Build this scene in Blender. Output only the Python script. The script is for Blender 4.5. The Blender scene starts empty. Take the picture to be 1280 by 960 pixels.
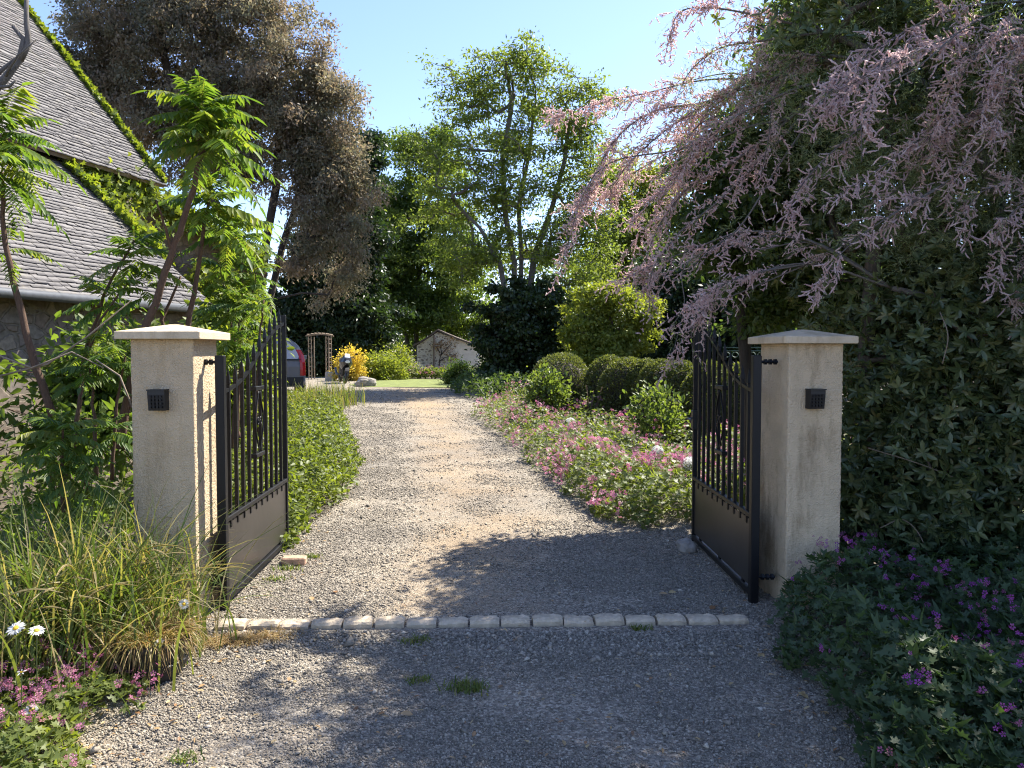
import bpy, math, random
import numpy as np
from mathutils import Vector, noise as mnoise

random.seed(5)
rng = np.random.default_rng(11)
C = bpy.context.scene.collection
PI = math.pi
LEAFK = 2.2

# ------------------------------------------------------------------ camera model (photo 1280x960)
FPX, HCAM = 960.0, 1.55
PITCH = math.atan(40 / 960)
cp, sp = math.cos(PITCH), math.sin(PITCH)


def gz(x, y):
    t = np.clip((np.asarray(y, float) - 8) / 18, 0, 1)
    return 0.3 * t * t * (3 - 2 * t)


def P(px, py, Y):
    """world point seen at photo pixel (px, py) at distance Y along the drive"""
    cx, cz = (px - 640) / FPX, -(py - 480) / FPX
    d = np.array([cx, cp + cz * sp, -sp + cz * cp])
    return np.array([0, 0, HCAM]) + d * (Y / d[1])


def G(px, py, lift=0.0):
    """ground point at a photo pixel"""
    cx, cz = (px - 640) / FPX, -(py - 480) / FPX
    d = np.array([cx, cp + cz * sp, -sp + cz * cp])
    z = 0.0
    for _ in range(12):
        s = (z + lift - HCAM) / d[2]
        z = float(gz(0, d[1] * s))
    return np.array([0, 0, HCAM]) + d * s


def unit(v):
    v = np.asarray(v, float)
    return v / np.maximum(np.linalg.norm(v, axis=-1, keepdims=True), 1e-9)


# ------------------------------------------------------------------ materials
def nodes(name):
    m = bpy.data.materials.new(name)
    m.use_nodes = True
    nt = m.node_tree
    b = nt.nodes['Principled BSDF']
    return m, nt, b


def N(nt, t, **kw):
    n = nt.nodes.new(t)
    for k, v in kw.items():
        if k.startswith('i_'):
            key = k[2:]
            key = int(key) if key.isdigit() else key.replace('_', ' ')
            n.inputs[key].default_value = v
        else:
            setattr(n, k, v)
    return n


def ramp(nt, stops):
    r = nt.nodes.new('ShaderNodeValToRGB')
    e = r.color_ramp.elements
    while len(e) < len(stops):
        e.new(0.5)
    for el, (p, c) in zip(e, stops):
        el.position = p
        el.color = (*c, 1)
    return r


def noisecol(nt, stops, scale=5, detail=6, rough=0.6, coord='Object'):
    tc = N(nt, 'ShaderNodeTexCoord')
    nz = N(nt, 'ShaderNodeTexNoise', i_Scale=scale, i_Detail=detail, i_Roughness=rough)
    nt.links.new(tc.outputs[coord], nz.inputs['Vector'])
    r = ramp(nt, stops)
    nt.links.new(nz.outputs['Fac'], r.inputs['Fac'])
    return r, nz, tc


def bump(nt, b, src, strength=0.5, dist=0.01, prev=None):
    bp = N(nt, 'ShaderNodeBump', i_Strength=strength, i_Distance=dist)
    nt.links.new(src, bp.inputs['Height'])
    if prev is not None:
        nt.links.new(prev.outputs['Normal'], bp.inputs['Normal'])
    nt.links.new(bp.outputs['Normal'], b.inputs['Normal'])
    return bp


def simple(name, col, rough=0.6, metal=0.0, var=0.25, scale=12, bumps=0.0, bscale=60, spec=0.5):
    m, nt, b = nodes(name)
    lo = tuple(c * (1 - var) for c in col)
    hi = tuple(min(1, c * (1 + var)) for c in col)
    r, nz, tc = noisecol(nt, [(0.3, lo), (0.7, hi)], scale)
    nt.links.new(r.outputs[0], b.inputs['Base Color'])
    b.inputs['Roughness'].default_value = rough
    b.inputs['Metallic'].default_value = metal
    b.inputs['Specular IOR Level'].default_value = spec
    if bumps:
        n2 = N(nt, 'ShaderNodeTexNoise', i_Scale=bscale, i_Detail=5)
        nt.links.new(tc.outputs['Object'], n2.inputs['Vector'])
        bump(nt, b, n2.outputs['Fac'], bumps, 0.01)
    return m


def leafmat(name, cols, trans=0.45, tint=(1.5, 1.6, 0.7), rough=0.5, spec=0.4):
    """cols: colours picked per leaf; light also shines through the blade"""
    m, nt, b = nodes(name)
    if name.endswith(('leaves', 'blades')):      # real foliage is greyer and yellower than pure green
        def grey(c):
            l = .3 * c[0] + .6 * c[1] + .1 * c[2]
            return (c[0] * .82 + l * .23, c[1] * .82 + l * .17, c[2] * .82 + l * .15)
        cols = [grey(c) for c in cols]
        tint = (tint[0] * .98, tint[1] * .95, tint[2] * 1.05)
    at = N(nt, 'ShaderNodeAttribute', attribute_name='rnd')
    n = len(cols)
    r = ramp(nt, [(i / max(1, n - 1), c) for i, c in enumerate(cols)])
    nt.links.new(at.outputs['Fac'], r.inputs['Fac'])
    nt.links.new(r.outputs[0], b.inputs['Base Color'])
    b.inputs['Roughness'].default_value = rough
    b.inputs['Specular IOR Level'].default_value = spec
    tl = N(nt, 'ShaderNodeBsdfTranslucent')
    mul = N(nt, 'ShaderNodeMix', data_type='RGBA', blend_type='MULTIPLY')
    mul.inputs[0].default_value = 1
    mul.clamp_result = True
    nt.links.new(r.outputs[0], mul.inputs[6])
    mul.inputs[7].default_value = (*tint, 1)
    nt.links.new(mul.outputs[2], tl.inputs['Color'])
    mx = N(nt, 'ShaderNodeMixShader', i_Fac=trans)
    nt.links.new(b.outputs[0], mx.inputs[1])
    nt.links.new(tl.outputs[0], mx.inputs[2])
    nt.links.new(mx.outputs[0], nt.nodes['Material Output'].inputs['Surface'])
    return m


def rndmat(name, cols, rough=0.8, spec=0.3, bumps=0.3, bscale=90, mixn=0.5, lichen=None):
    m, nt, b = nodes(name)
    at = N(nt, 'ShaderNodeAttribute', attribute_name='rnd')
    n = len(cols)
    r = ramp(nt, [(i / max(1, n - 1), c) for i, c in enumerate(cols)])
    nt.links.new(at.outputs['Fac'], r.inputs['Fac'])
    tc = N(nt, 'ShaderNodeTexCoord')
    nz = N(nt, 'ShaderNodeTexNoise', i_Scale=bscale, i_Detail=5)
    nt.links.new(tc.outputs['Object'], nz.inputs['Vector'])
    r2 = ramp(nt, [(0.3, (1 - mixn,) * 3), (0.7, (1, 1, 1))])
    nt.links.new(nz.outputs['Fac'], r2.inputs['Fac'])
    mul = N(nt, 'ShaderNodeMix', data_type='RGBA', blend_type='MULTIPLY')
    mul.inputs[0].default_value = 1
    nt.links.new(r.outputs[0], mul.inputs[6])
    nt.links.new(r2.outputs[0], mul.inputs[7])
    out = mul.outputs[2]
    if lichen:
        n4 = N(nt, 'ShaderNodeTexNoise', i_Scale=3.2, i_Detail=9, i_Roughness=.78)
        nt.links.new(tc.outputs['Object'], n4.inputs['Vector'])
        r4 = ramp(nt, [(.55, (0, 0, 0)), (.66, (1, 1, 1))]); nt.links.new(n4.outputs['Fac'], r4.inputs['Fac'])
        m4 = N(nt, 'ShaderNodeMix', data_type='RGBA'); nt.links.new(r4.outputs[0], m4.inputs[0])
        nt.links.new(out, m4.inputs[6]); m4.inputs[7].default_value = (*lichen, 1); out = m4.outputs[2]
    nt.links.new(out, b.inputs['Base Color'])
    b.inputs['Roughness'].default_value = rough
    b.inputs['Specular IOR Level'].default_value = spec
    bump(nt, b, nz.outputs['Fac'], bumps, 0.01)
    return m


# ------------------------------------------------------------------ object helpers
def tag(o, label=None, cat=None, group=None, kind=None):
    if label: o['label'] = label
    if cat: o['category'] = cat
    if group: o['group'] = group
    if kind: o['kind'] = kind
    return o


def empty(name, loc=(0, 0, 0), rz=0.0):
    o = bpy.data.objects.new(name, None)
    o.empty_display_size = 0.2
    C.objects.link(o)
    o.location = tuple(loc)
    o.rotation_euler = (0, 0, rz)
    return o


def mesh_obj(name, V, F, mat, parent=None, rnd=None, smooth=False, mats=None, midx=None):
    """V in world (or in the parent's space when the parent is unrotated at the origin)"""
    V = np.asarray(V, np.float32).reshape(-1, 3)
    me = bpy.data.meshes.new(name)
    if isinstance(F, np.ndarray):
        k = F.shape[1]
        me.vertices.add(len(V))
        me.vertices.foreach_set('co', V.ravel())
        me.loops.add(F.size)
        me.loops.foreach_set('vertex_index', F.astype(np.int32).ravel())
        me.polygons.add(len(F))
        me.polygons.foreach_set('loop_start', np.arange(0, F.size, k, dtype=np.int32))
        if rnd is not None:
            a = me.attributes.new('rnd', 'FLOAT', 'FACE')
            a.data.foreach_set('value', np.asarray(rnd, np.float32))
        me.update(calc_edges=True)
    else:
        me.from_pydata([tuple(v) for v in V], [], [tuple(f) for f in F])
        if rnd is not None:
            a = me.attributes.new('rnd', 'FLOAT', 'FACE')
            a.data.foreach_set('value', np.asarray(rnd, np.float32))
        me.update()
    for mm in (mats or [mat]):
        me.materials.append(mm)
    if midx is not None:
        me.polygons.foreach_set('material_index', np.asarray(midx, np.int32))
    if smooth:
        me.polygons.foreach_set('use_smooth', np.ones(len(me.polygons), dtype=bool))
    o = bpy.data.objects.new(name, me)
    C.objects.link(o)
    if parent is not None:
        o.parent = parent
    return o


class MB:
    """collects boxes, tubes, lathes, prisms into one mesh"""
    def __init__(s):
        s.V, s.F, s.n = [], [], 0

    def add(s, V, F):
        s.V.append(np.asarray(V, float).reshape(-1, 3))
        s.F += [tuple(i + s.n for i in f) for f in F]
        s.n += len(s.V[-1])

    def box(s, x0, y0, z0, x1, y1, z1, bev=0.0):
        if bev <= 0:
            V = [(x, y, z) for z in (z0, z1) for x, y in ((x0, y0), (x1, y0), (x1, y1), (x0, y1))]
            s.add(V, [(3, 2, 1, 0), (4, 5, 6, 7), (0, 1, 5, 4), (1, 2, 6, 5), (2, 3, 7, 6), (3, 0, 4, 7)])
        else:
            b = bev
            rings = []
            for z, i in ((z0, b), (z0 + b, 0), (z1 - b, 0), (z1, b)):
                rings.append([(x0 + i + b * (i == 0), y0 + i, z), (x1 - i - b * (i == 0), y0 + i, z), (x1 - i, y0 + i + b, z), (x1 - i, y1 - i - b, z),
                              (x1 - i - b, y1 - i, z), (x0 + i + b, y1 - i, z), (x0 + i, y1 - i - b, z), (x0 + i, y0 + i + b, z)])
            s.loft(rings, True, True)
        return s

    def loft(s, rings, cap0=True, cap1=True):
        k = len(rings[0])
        V = [p for r in rings for p in r]
        F = []
        for j in range(len(rings) - 1):
            for i in range(k):
                F.append((j * k + i, j * k + (i + 1) % k, (j + 1) * k + (i + 1) % k, (j + 1) * k + i))
        if cap0: F.append(tuple(range(k))[::-1])
        if cap1: F.append(tuple((len(rings) - 1) * k + i for i in range(k)))
        s.add(V, F)
        return s

    def tube(s, pts, rad, k=8, caps=True):
        pts = np.asarray(pts, float)
        n = len(pts)
        if np.isscalar(rad): rad = [rad] * n
        T = np.gradient(pts, axis=0) if n > 2 else np.repeat([pts[1] - pts[0]], 2, 0)
        T = unit(T)
        a = np.array([0, 0, 1.0]) if abs(T[0][2]) < 0.9 else np.array([1.0, 0, 0])
        u = unit(np.cross(T[0], a))
        rings = []
        for i in range(n):
            u = u - T[i] * np.dot(u, T[i]); u = unit(u)
            w = np.cross(T[i], u)
            rings.append([pts[i] + rad[i] * (math.cos(q) * u + math.sin(q) * w) for q in np.arange(k) * 2 * PI / k])
        s.loft(rings, caps, caps)
        return s

    def lathe(s, c, prof, k=24):
        rings = [[(c[0] + r * math.cos(q), c[1] + r * math.sin(q), c[2] + z) for q in np.arange(k) * 2 * PI / k] for r, z in prof]
        s.loft(rings, True, True)
        return s

    def prism(s, poly, axis, a, b):
        """poly of 2-tuples extruded along axis ('x','y','z') from a to b"""
        def put(p, t):
            return {'x': (t, p[0], p[1]), 'y': (p[0], t, p[1]), 'z': (p[0], p[1], t)}[axis]
        s.loft([[put(p, a) for p in poly], [put(p, b) for p in poly]])
        return s

    def build(s, name, mat, parent=None, smooth=False):
        return mesh_obj(name, np.concatenate(s.V), s.F, mat, parent, smooth=smooth)


def fix_normals(o):
    import bmesh
    bm = bmesh.new(); bm.from_mesh(o.data)
    bmesh.ops.recalc_face_normals(bm, faces=bm.faces)
    bm.to_mesh(o.data); bm.free()
    return o


# ------------------------------------------------------------------ leaves
T_DIAMOND = (np.array([(0, 0, 0), (.5, .42, .06), (0, 1, -.04), (-.5, .42, .06)]), np.array([(0, 1, 2, 3)]))
T_OVAL = (np.array([(0, 0, 0), (.42, .28, .05), (.46, .66, .03), (0, 1, -.1), (-.42, .28, .05), (-.46, .66, .03)]),
          np.array([(0, 1, 2, 3), (0, 3, 5, 4)]))
T_LANCE = (np.array([(0, 0, 0), (.5, .22, .03), (.36, .6, .0), (0, 1, -.12), (-.5, .22, .03), (-.36, .6, .0)]),
           np.array([(0, 1, 2, 3), (0, 3, 5, 4)]))


def _palm(nl=5, spread=4.4, inner=.55):
    V = [(0, 0.0, 0)]
    a = np.linspace(-spread / 2, spread / 2, nl * 2 + 1)
    for i, q in enumerate(a):
        r = 1.0 if i % 2 else inner
        V.append((r * math.sin(q) * .62, .05 + r * math.cos(q) * .62, .10 * r if i % 2 else .02))
    F = [(0, 1 + 2 * i, 2 + 2 * i, 3 + 2 * i) for i in range(nl)]
    return np.array(V), np.array(F)[:, ::-1]


T_PALM = _palm()


def _flower(n=5, r0=.12):
    V, F = [], []
    for i in range(n):
        q = i * 2 * PI / n
        for dq, r, z in ((0, r0, 0), (.42, .75, .12), (0, 1, .16), (-.42, .75, .12)):
            V.append((r * math.sin(q + dq), r * math.cos(q + dq), z))
        F.append((4 * i, 4 * i + 1, 4 * i + 2, 4 * i + 3))
    return np.array(V), np.array(F)


T_FLOWER = _flower()


class Leaves:
    def __init__(s):
        s.V, s.F, s.R, s.n = [], [], [], 0

    def raw(s, V, F, R):
        V = np.asarray(V, float).reshape(-1, 3)
        s.V.append(V); s.F.append(np.asarray(F) + s.n); s.R.append(np.asarray(R, float)); s.n += len(V)

    def add(s, Pt, D, Nn, L, W, tmpl=T_DIAMOND, R=None):
        Pt = np.asarray(Pt, float)
        n = len(Pt)
        if n == 0: return
        D = unit(np.broadcast_to(D, (n, 3))); Nn = np.broadcast_to(Nn, (n, 3))
        S = unit(np.cross(D, Nn)); Nn = np.cross(S, D)
        L = np.broadcast_to(L, n)[:, None, None]; W = np.broadcast_to(W, n)[:, None, None]
        tv, tf = tmpl
        V = Pt[:, None] + S[:, None] * W * tv[None, :, 0:1] + D[:, None] * L * tv[None, :, 1:2] + Nn[:, None] * L * tv[None, :, 2:3]
        F = (np.arange(n) * len(tv))[:, None, None] + tf[None]
        if R is None: R = rng.random(n)
        s.raw(V.reshape(-1, 3), F.reshape(-1, 4), np.repeat(R, len(tf)))

    def build(s, name, mat, parent=None):
        return mesh_obj(name, np.concatenate(s.V), np.concatenate(s.F), mat, parent, rnd=np.concatenate(s.R))


def randdir(n, up=0.0):
    v = rng.normal(size=(n, 3))
    v = unit(v); v[:, 2] += up
    return unit(v)


def in_ellipsoid(n, bias=1 / 3):
    return randdir(n) * (rng.random(n) ** bias)[:, None]


def blades(lv, base, az, L, lean, droop, W, k=6, prof=None, R=None):
    """arching strips: base (n,3); az heading; lean outward share; droop bends the tip down"""
    n = len(base)
    t = np.linspace(0, 1, k)[None, :, None]
    h = np.stack([np.cos(az), np.sin(az), np.zeros(n)], 1)[:, None]
    L = np.broadcast_to(L, n)[:, None, None]; lean = np.broadcast_to(lean, n)[:, None, None]; droop = np.broadcast_to(droop, n)[:, None, None]
    W = np.broadcast_to(W, n)[:, None, None]
    out = lean * (0.35 * t + 0.65 * t ** 2)
    zz = t * (1 - 0.3 * lean) - droop * t ** 2.6
    c = base[:, None] + h * L * out + np.array([0, 0, 1.0]) * L * zz
    tw = az + PI / 2 + rng.normal(0, .5, n)
    s = np.stack([np.cos(tw), np.sin(tw), rng.normal(0, .25, n)], 1)[:, None]
    pr = (prof if prof is not None else (1 - np.linspace(0, 1, k) ** 2.2) * .9 + .1)[None, :, None]
    a = c - s * W * pr * .5; b = c + s * W * pr * .5
    V = np.stack([a, b], 2).reshape(-1, 3)
    q = np.arange(k - 1)
    f = np.stack([2 * q, 2 * q + 1, 2 * q + 3, 2 * q + 2], 1)
    F = (np.arange(n) * 2 * k)[:, None, None] + f[None]
    if R is None: R = rng.random(n)
    lv.raw(V, F.reshape(-1, 4), np.repeat(R, k - 1))
    return c[:, -1]


# ------------------------------------------------------------------ trees
def bark(name, col, scale=14):
    m, nt, b = nodes(name)
    r, nz, tc = noisecol(nt, [(0.3, tuple(c * .55 for c in col)), (0.65, col)], scale, 8, .7)
    mp = N(nt, 'ShaderNodeMapping'); mp.inputs['Scale'].default_value = (6, 6, 1)
    nt.links.new(tc.outputs['Object'], mp.inputs[0]); nt.links.new(mp.outputs[0], nz.inputs['Vector'])
    nt.links.new(r.outputs[0], b.inputs['Base Color'])
    b.inputs['Roughness'].default_value = .9
    bump(nt, b, nz.outputs['Fac'], .8, .02)
    return m


def skeleton(trunks, targets, tip_r=.012, curve=.3, asc=.8, power=.47, seg=4, maxr=9, minr=0.0):
    """trunks: list of polylines; targets: points each reached by a branch leaving the nearest lower limb. -> tubes"""
    nodes_, par, tips, polys = [], [], [], []
    for tr in trunks:
        ids = []
        tr = np.asarray(tr, float)
        for i, p in enumerate(tr):
            nodes_.append(p); par.append(-1 if i == 0 else len(nodes_) - 2); tips.append(0); ids.append(len(nodes_) - 1)
        polys.append(ids)
    base = np.mean([np.asarray(t)[0] for t in trunks], axis=0)
    lim0 = min(np.asarray(t)[:, 2].min() for t in trunks)
    order = np.argsort(np.min([np.min(np.linalg.norm(targets[:, None] - np.asarray(t)[None], axis=2), axis=1) for t in trunks], axis=0))
    for j in order:
        t = targets[j]
        A = np.array(nodes_)
        d = t - A
        L = np.linalg.norm(d, axis=1) + 1e-6
        cost = L * (1 + asc * np.clip(-(d[:, 2] / L) + .15, 0, 2)) + np.where(A[:, 2] < lim0 + (t[2] - lim0) * .25, L * .5, 0)
        i = int(np.argmin(cost))
        p0 = A[i]
        pi_ = par[i]
        pd = unit(p0 - A[pi_]) if pi_ >= 0 else np.array([0, 0, 1.0])
        l = L[i]
        c = p0 + (pd * .5 + np.array([0, 0, .35])) * l * curve + rng.normal(0, .05, 3) * l
        prev = i; ids = [i]
        for u in np.linspace(0, 1, seg + 1)[1:]:
            q = (1 - u) ** 2 * p0 + 2 * u * (1 - u) * c + u * u * t + rng.normal(0, .025, 3) * l * (u < 1)
            nodes_.append(q); par.append(prev); tips.append(0); prev = len(nodes_) - 1; ids.append(prev)
        polys.append(ids)
        k = prev
        while k >= 0:
            tips[k] += 1; k = par[k]
    r = np.minimum(np.maximum(tip_r * np.maximum(np.array(tips), 1) ** power, minr), maxr)
    A = np.array(nodes_)
    return [(A[ids], [min(r[ids[0]], r[ids[1]] * 1.25)] + list(r[ids[1:]])) for ids in polys], A


def tubes_obj(name, polys, mat, parent, k=6):
    mb = MB()
    for pts, r in polys:
        kk = k if max(r) > .03 else (5 if max(r) > .012 else 3)
        mb.tube(pts, r, kk, caps=False)
    return mb.build(name, mat, parent, smooth=True)


def tree(name, label, cat, trunks, ells, ntarget, nleaf, leaf, lmat, bmat, group=None, sigma=.5, tmpl=T_DIAMOND, up=.3, hang=-.3,
         tip_r=.02, outward=.5, twigs=3, bias=.42, flat=.6, curve=.3, parent_part=('trunk', 'crown'), asc=.8, maxr=.4, sub=3):
    """ells: (centre, radii, weight)"""
    nleaf = int(nleaf * LEAFK)
    root = empty(name, trunks[0][0])
    off = np.array(trunks[0][0], float)
    tag(root, label, cat, group)
    w = np.array([e[2] for e in ells], float); w /= w.sum()
    pick = rng.choice(len(ells), ntarget, p=w)
    cen = np.array([e[0] for e in ells], float); rad = np.array([e[1] for e in ells], float)
    tg = cen[pick] + in_ellipsoid(ntarget, bias) * rad[pick]
    polys, A = skeleton(trunks, tg, tip_r, curve, asc, maxr=maxr)
    # sub clumps around each target
    nsub = ntarget * sub
    tid = np.repeat(np.arange(ntarget), sub)
    sc = tg[tid] + rng.normal(size=(nsub, 3)) * sigma * .9 * np.array([1, 1, flat])
    for i in range(nsub):
        if rng.random() < twigs / sub:
            a = tg[tid[i]]; m = (a + sc[i]) / 2 + rng.normal(0, .08, 3) * sigma
            polys.append((np.array([a, m, sc[i]]), [tip_r * .8, tip_r * .55, tip_r * .25]))
    tubes_obj(parent_part[0], [(p - off, r) for p, r in polys], bmat, root)
    lid = rng.integers(0, nsub, nleaf)
    clump_amp = rng.uniform(.35, .75, nsub)
    lp = sc[lid] + rng.normal(size=(nleaf, 3)) * (sigma * clump_amp[lid])[:, None] * np.array([1, 1, flat])
    o = unit(lp - cen[pick[tid[lid]]])
    D = unit(randdir(nleaf) + o * outward + np.array([0, 0, hang]))
    Nn = unit(randdir(nleaf) + np.array([0, 0, up * 2]) + o * .3)
    crnd = rng.random(nsub)
    R = np.clip(.55 * crnd[lid] + .45 * rng.random(nleaf), 0, 1)
    lv = Leaves()
    L = leaf[0] * rng.uniform(.65, 1.25, nleaf)
    lv.add(lp - off, D, Nn, L, L * leaf[1], tmpl, R)
    lv.build(parent_part[1], lmat, root)
    return root


def E(px, py, rx, ry, Y, dr=None, w=1):
    s = Y / FPX
    return (P(px, py, Y), (rx * s, dr if dr else rx * s * .9, ry * s), w)


def Eg(px, py, rx, ry, Y, dr=None):
    return E(px, py, rx, ry, Y, dr, rx * ry)


def shrub(name, label, cat, cx, cy, rx, ry, h, n, leaf, lmat, bmat, group=None, z0=None, stems=9, tmpl=T_OVAL, hang=-.1, up=.5, low=.1, sigma=.12, core=False, nt=60):
    z = float(gz(cx, cy)) if z0 is None else z0
    root = empty(name, (cx, cy, z)); tag(root, label, cat, group)
    q = rng.random(stems) * 2 * PI; rr = rng.random(stems) ** .5 * .25
    trunks = [np.array([(rx * r * math.cos(a), ry * r * math.sin(a), 0), (rx * r * 1.6 * math.cos(a), ry * r * 1.6 * math.sin(a), h * .3)]) for a, r in zip(q, rr)]
    e = in_ellipsoid(nt, .4); e[:, 2] = np.abs(e[:, 2])
    tg = e * np.array([rx, ry, h * (1 - low)]) * .92 + np.array([0, 0, h * low])
    polys, _ = skeleton(trunks, tg, .004 + h * .002, .3, .8, maxr=.03 + h * .01)
    tubes_obj('stems', polys, bmat, root, 5)
    ti = rng.integers(0, nt, n)
    cr = rng.random(nt)
    lp = tg[ti] + rng.normal(size=(n, 3)) * sigma
    lp[:, 2] = np.maximum(lp[:, 2], .03)
    o = unit(lp - np.array([0, 0, h * .3]))
    D = unit(randdir(n) + o * .8 + np.array([0, 0, hang])); Nn = unit(randdir(n) + np.array([0, 0, up * 2]))
    L = leaf[0] * rng.uniform(.6, 1.25, n)
    lv = Leaves(); lv.add(lp, D, Nn, L, L * leaf[1], tmpl, np.clip(.5 * cr[ti] + .5 * rng.random(n), 0, 1))
    lv.build('foliage', lmat, root)
    return root

SUN_E, SKY_S, EXPO = 4.6, .108, 1.5
# ================================================================== MATERIALS
M = {}
M['black'] = simple('black_paint', (.006, .006, .007), .45, 0, .2, 20, .08, 200, spec=.35)
M['panel'] = simple('dark_sheet_metal', (.035, .031, .027), .36, 0, .2, 3, .06, 12)  # brown grey of reflected gravel is put into the base colour
M['plastic'] = simple('black_plastic', (.01, .01, .011), .45)
M['wood_grey'] = simple('weathered_wood', (.22, .17, .12), .85, 0, .35, 8, .3, 40)
M['bark'] = bark('tree_bark', (.16, .125, .09))
M['bark_dark'] = bark('dark_bark', (.07, .055, .04))
M['bark_grey'] = bark('grey_bark', (.2, .175, .15))
M['bark_red'] = bark('sapling_bark', (.16, .095, .06), 24)
M['stem'] = simple('green_stem', (.10, .13, .04), .6)
M['brick'] = simple('brick', (.46, .29, .19), .85, 0, .3, 18, .4, 80)
M['rock'] = simple('rock', (.3, .27, .23), .9, 0, .45, 7, .6, 16)
M['kerb'] = simple('kerb_granite', (.45, .365, .255), .9, 0, .4, 14, .5, 60)
M['zinc'] = simple('zinc', (.10, .105, .11), .5, .4)
M['pot'] = simple('pot_plastic', (.02, .019, .018), .55, 0, .4, 10, .2, 30)
M['stone_block'] = simple('cut_stone', (.42, .38, .33), .85, 0, .2, 10, .3)

# stucco
def stucco(name, col, dirt, grain=.75):
    m, nt, b = nodes(name)
    r, nz, tc = noisecol(nt, [(.25, tuple(c * .8 for c in col)), (.75, tuple(c * 1.12 for c in col))], 5, 8, .65)
    n2 = N(nt, 'ShaderNodeTexNoise', i_Scale=2.3, i_Detail=7, i_Roughness=.7)
    mp = N(nt, 'ShaderNodeMapping'); mp.inputs['Scale'].default_value = (1.6, 1.6, .55)
    nt.links.new(tc.outputs['Object'], mp.inputs[0]); nt.links.new(mp.outputs[0], n2.inputs['Vector'])
    r2 = ramp(nt, [(.49, (1, 1, 1)), (.62, dirt)])
    nt.links.new(n2.outputs['Fac'], r2.inputs['Fac'])
    mul = N(nt, 'ShaderNodeMix', data_type='RGBA', blend_type='MULTIPLY'); mul.inputs[0].default_value = 1
    nt.links.new(r.outputs[0], mul.inputs[6]); nt.links.new(r2.outputs[0], mul.inputs[7])
    nt.links.new(mul.outputs[2], b.inputs['Base Color'])
    b.inputs['Roughness'].default_value = .92; b.inputs['Specular IOR Level'].default_value = .2
    n3 = N(nt, 'ShaderNodeTexNoise', i_Scale=95, i_Detail=3, i_Roughness=.6)
    nt.links.new(tc.outputs['Object'], n3.inputs['Vector'])
    bump(nt, b, n3.outputs['Fac'], grain, .03 * grain)
    return m


M['stucco'] = stucco('pillar_stucco', (.66, .515, .335), (.84, .80, .74))
M['stucco_worn'] = stucco('worn_pillar_stucco', (.72, .565, .37), (.58, .54, .49))
M['cap'] = stucco('pillar_cap', (.64, .52, .355), (.78, .74, .68), .3)


def gravel_mat():
    m, nt, b = nodes('gravel')
    tc = N(nt, 'ShaderNodeTexCoord')
    vo = N(nt, 'ShaderNodeTexVoronoi', i_Scale=85.0)
    vo2 = N(nt, 'ShaderNodeTexVoronoi', i_Scale=23.0)
    for v in (vo, vo2): nt.links.new(tc.outputs['Object'], v.inputs['Vector'])
    sep = N(nt, 'ShaderNodeSeparateColor'); nt.links.new(vo.outputs['Color'], sep.inputs[0])
    rs = ramp(nt, [(0, (.17, .148, .117)), (.35, (.27, .235, .185)), (.7, (.39, .34, .265)), (1, (.58, .515, .41))])
    nt.links.new(sep.outputs[0], rs.inputs['Fac'])
    # bare earth in the middle, in patches
    at = N(nt, 'ShaderNodeAttribute', attribute_name='earth')
    n1 = N(nt, 'ShaderNodeTexNoise', i_Scale=1.1, i_Detail=9, i_Roughness=.72); nt.links.new(tc.outputs['Object'], n1.inputs['Vector'])
    n2 = N(nt, 'ShaderNodeTexNoise', i_Scale=38, i_Detail=5, i_Roughness=.75); nt.links.new(tc.outputs['Object'], n2.inputs['Vector'])
    ad = N(nt, 'ShaderNodeMath', operation='ADD'); nt.links.new(at.outputs['Fac'], ad.inputs[0]); nt.links.new(n1.outputs['Fac'], ad.inputs[1])
    a2 = N(nt, 'ShaderNodeMath', operation='MULTIPLY_ADD'); nt.links.new(n2.outputs['Fac'], a2.inputs[0]); a2.inputs[1].default_value = .55; nt.links.new(ad.outputs[0], a2.inputs[2])
    rm = ramp(nt, [(.92, (0, 0, 0)), (1.0, (1, 1, 1))])
    mr = N(nt, 'ShaderNodeMapRange'); nt.links.new(a2.outputs[0], mr.inputs[0])
    mr.inputs[1].default_value = .82; mr.inputs[2].default_value = 1.28
    rd = ramp(nt, [(.3, (.25, .175, .105)), (.55, (.40, .295, .18)), (.75, (.5, .39, .26))]); nt.links.new(n2.outputs['Fac'], rd.inputs['Fac'])
    mx = N(nt, 'ShaderNodeMix', data_type='RGBA'); nt.links.new(mr.outputs[0], mx.inputs[0])
    nt.links.new(rs.outputs[0], mx.inputs[6]); nt.links.new(rd.outputs[0], mx.inputs[7])
    # slow change of tone
    n3 = N(nt, 'ShaderNodeTexNoise', i_Scale=.7, i_Detail=5); nt.links.new(tc.outputs['Object'], n3.inputs['Vector'])
    r3 = ramp(nt, [(.3, (.78, .79, .82)), (.7, (1.06, 1.03, .98))]); nt.links.new(n3.outputs['Fac'], r3.inputs['Fac'])
    mul = N(nt, 'ShaderNodeMix', data_type='RGBA', blend_type='MULTIPLY'); mul.inputs[0].default_value = 1
    nt.links.new(mx.outputs[2], mul.inputs[6]); nt.links.new(r3.outputs[0], mul.inputs[7])
    nt.links.new(mul.outputs[2], b.inputs['Base Color'])
    b.inputs['Roughness'].default_value = .9; b.inputs['Specular IOR Level'].default_value = .25
    bp1 = N(nt, 'ShaderNodeBump', i_Strength=.9, i_Distance=.012); bp1.invert = True
    nt.links.new(vo.outputs['Distance'], bp1.inputs['Height'])
    bump(nt, b, n2.outputs['Fac'], .6, .02, bp1)
    return m


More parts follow.
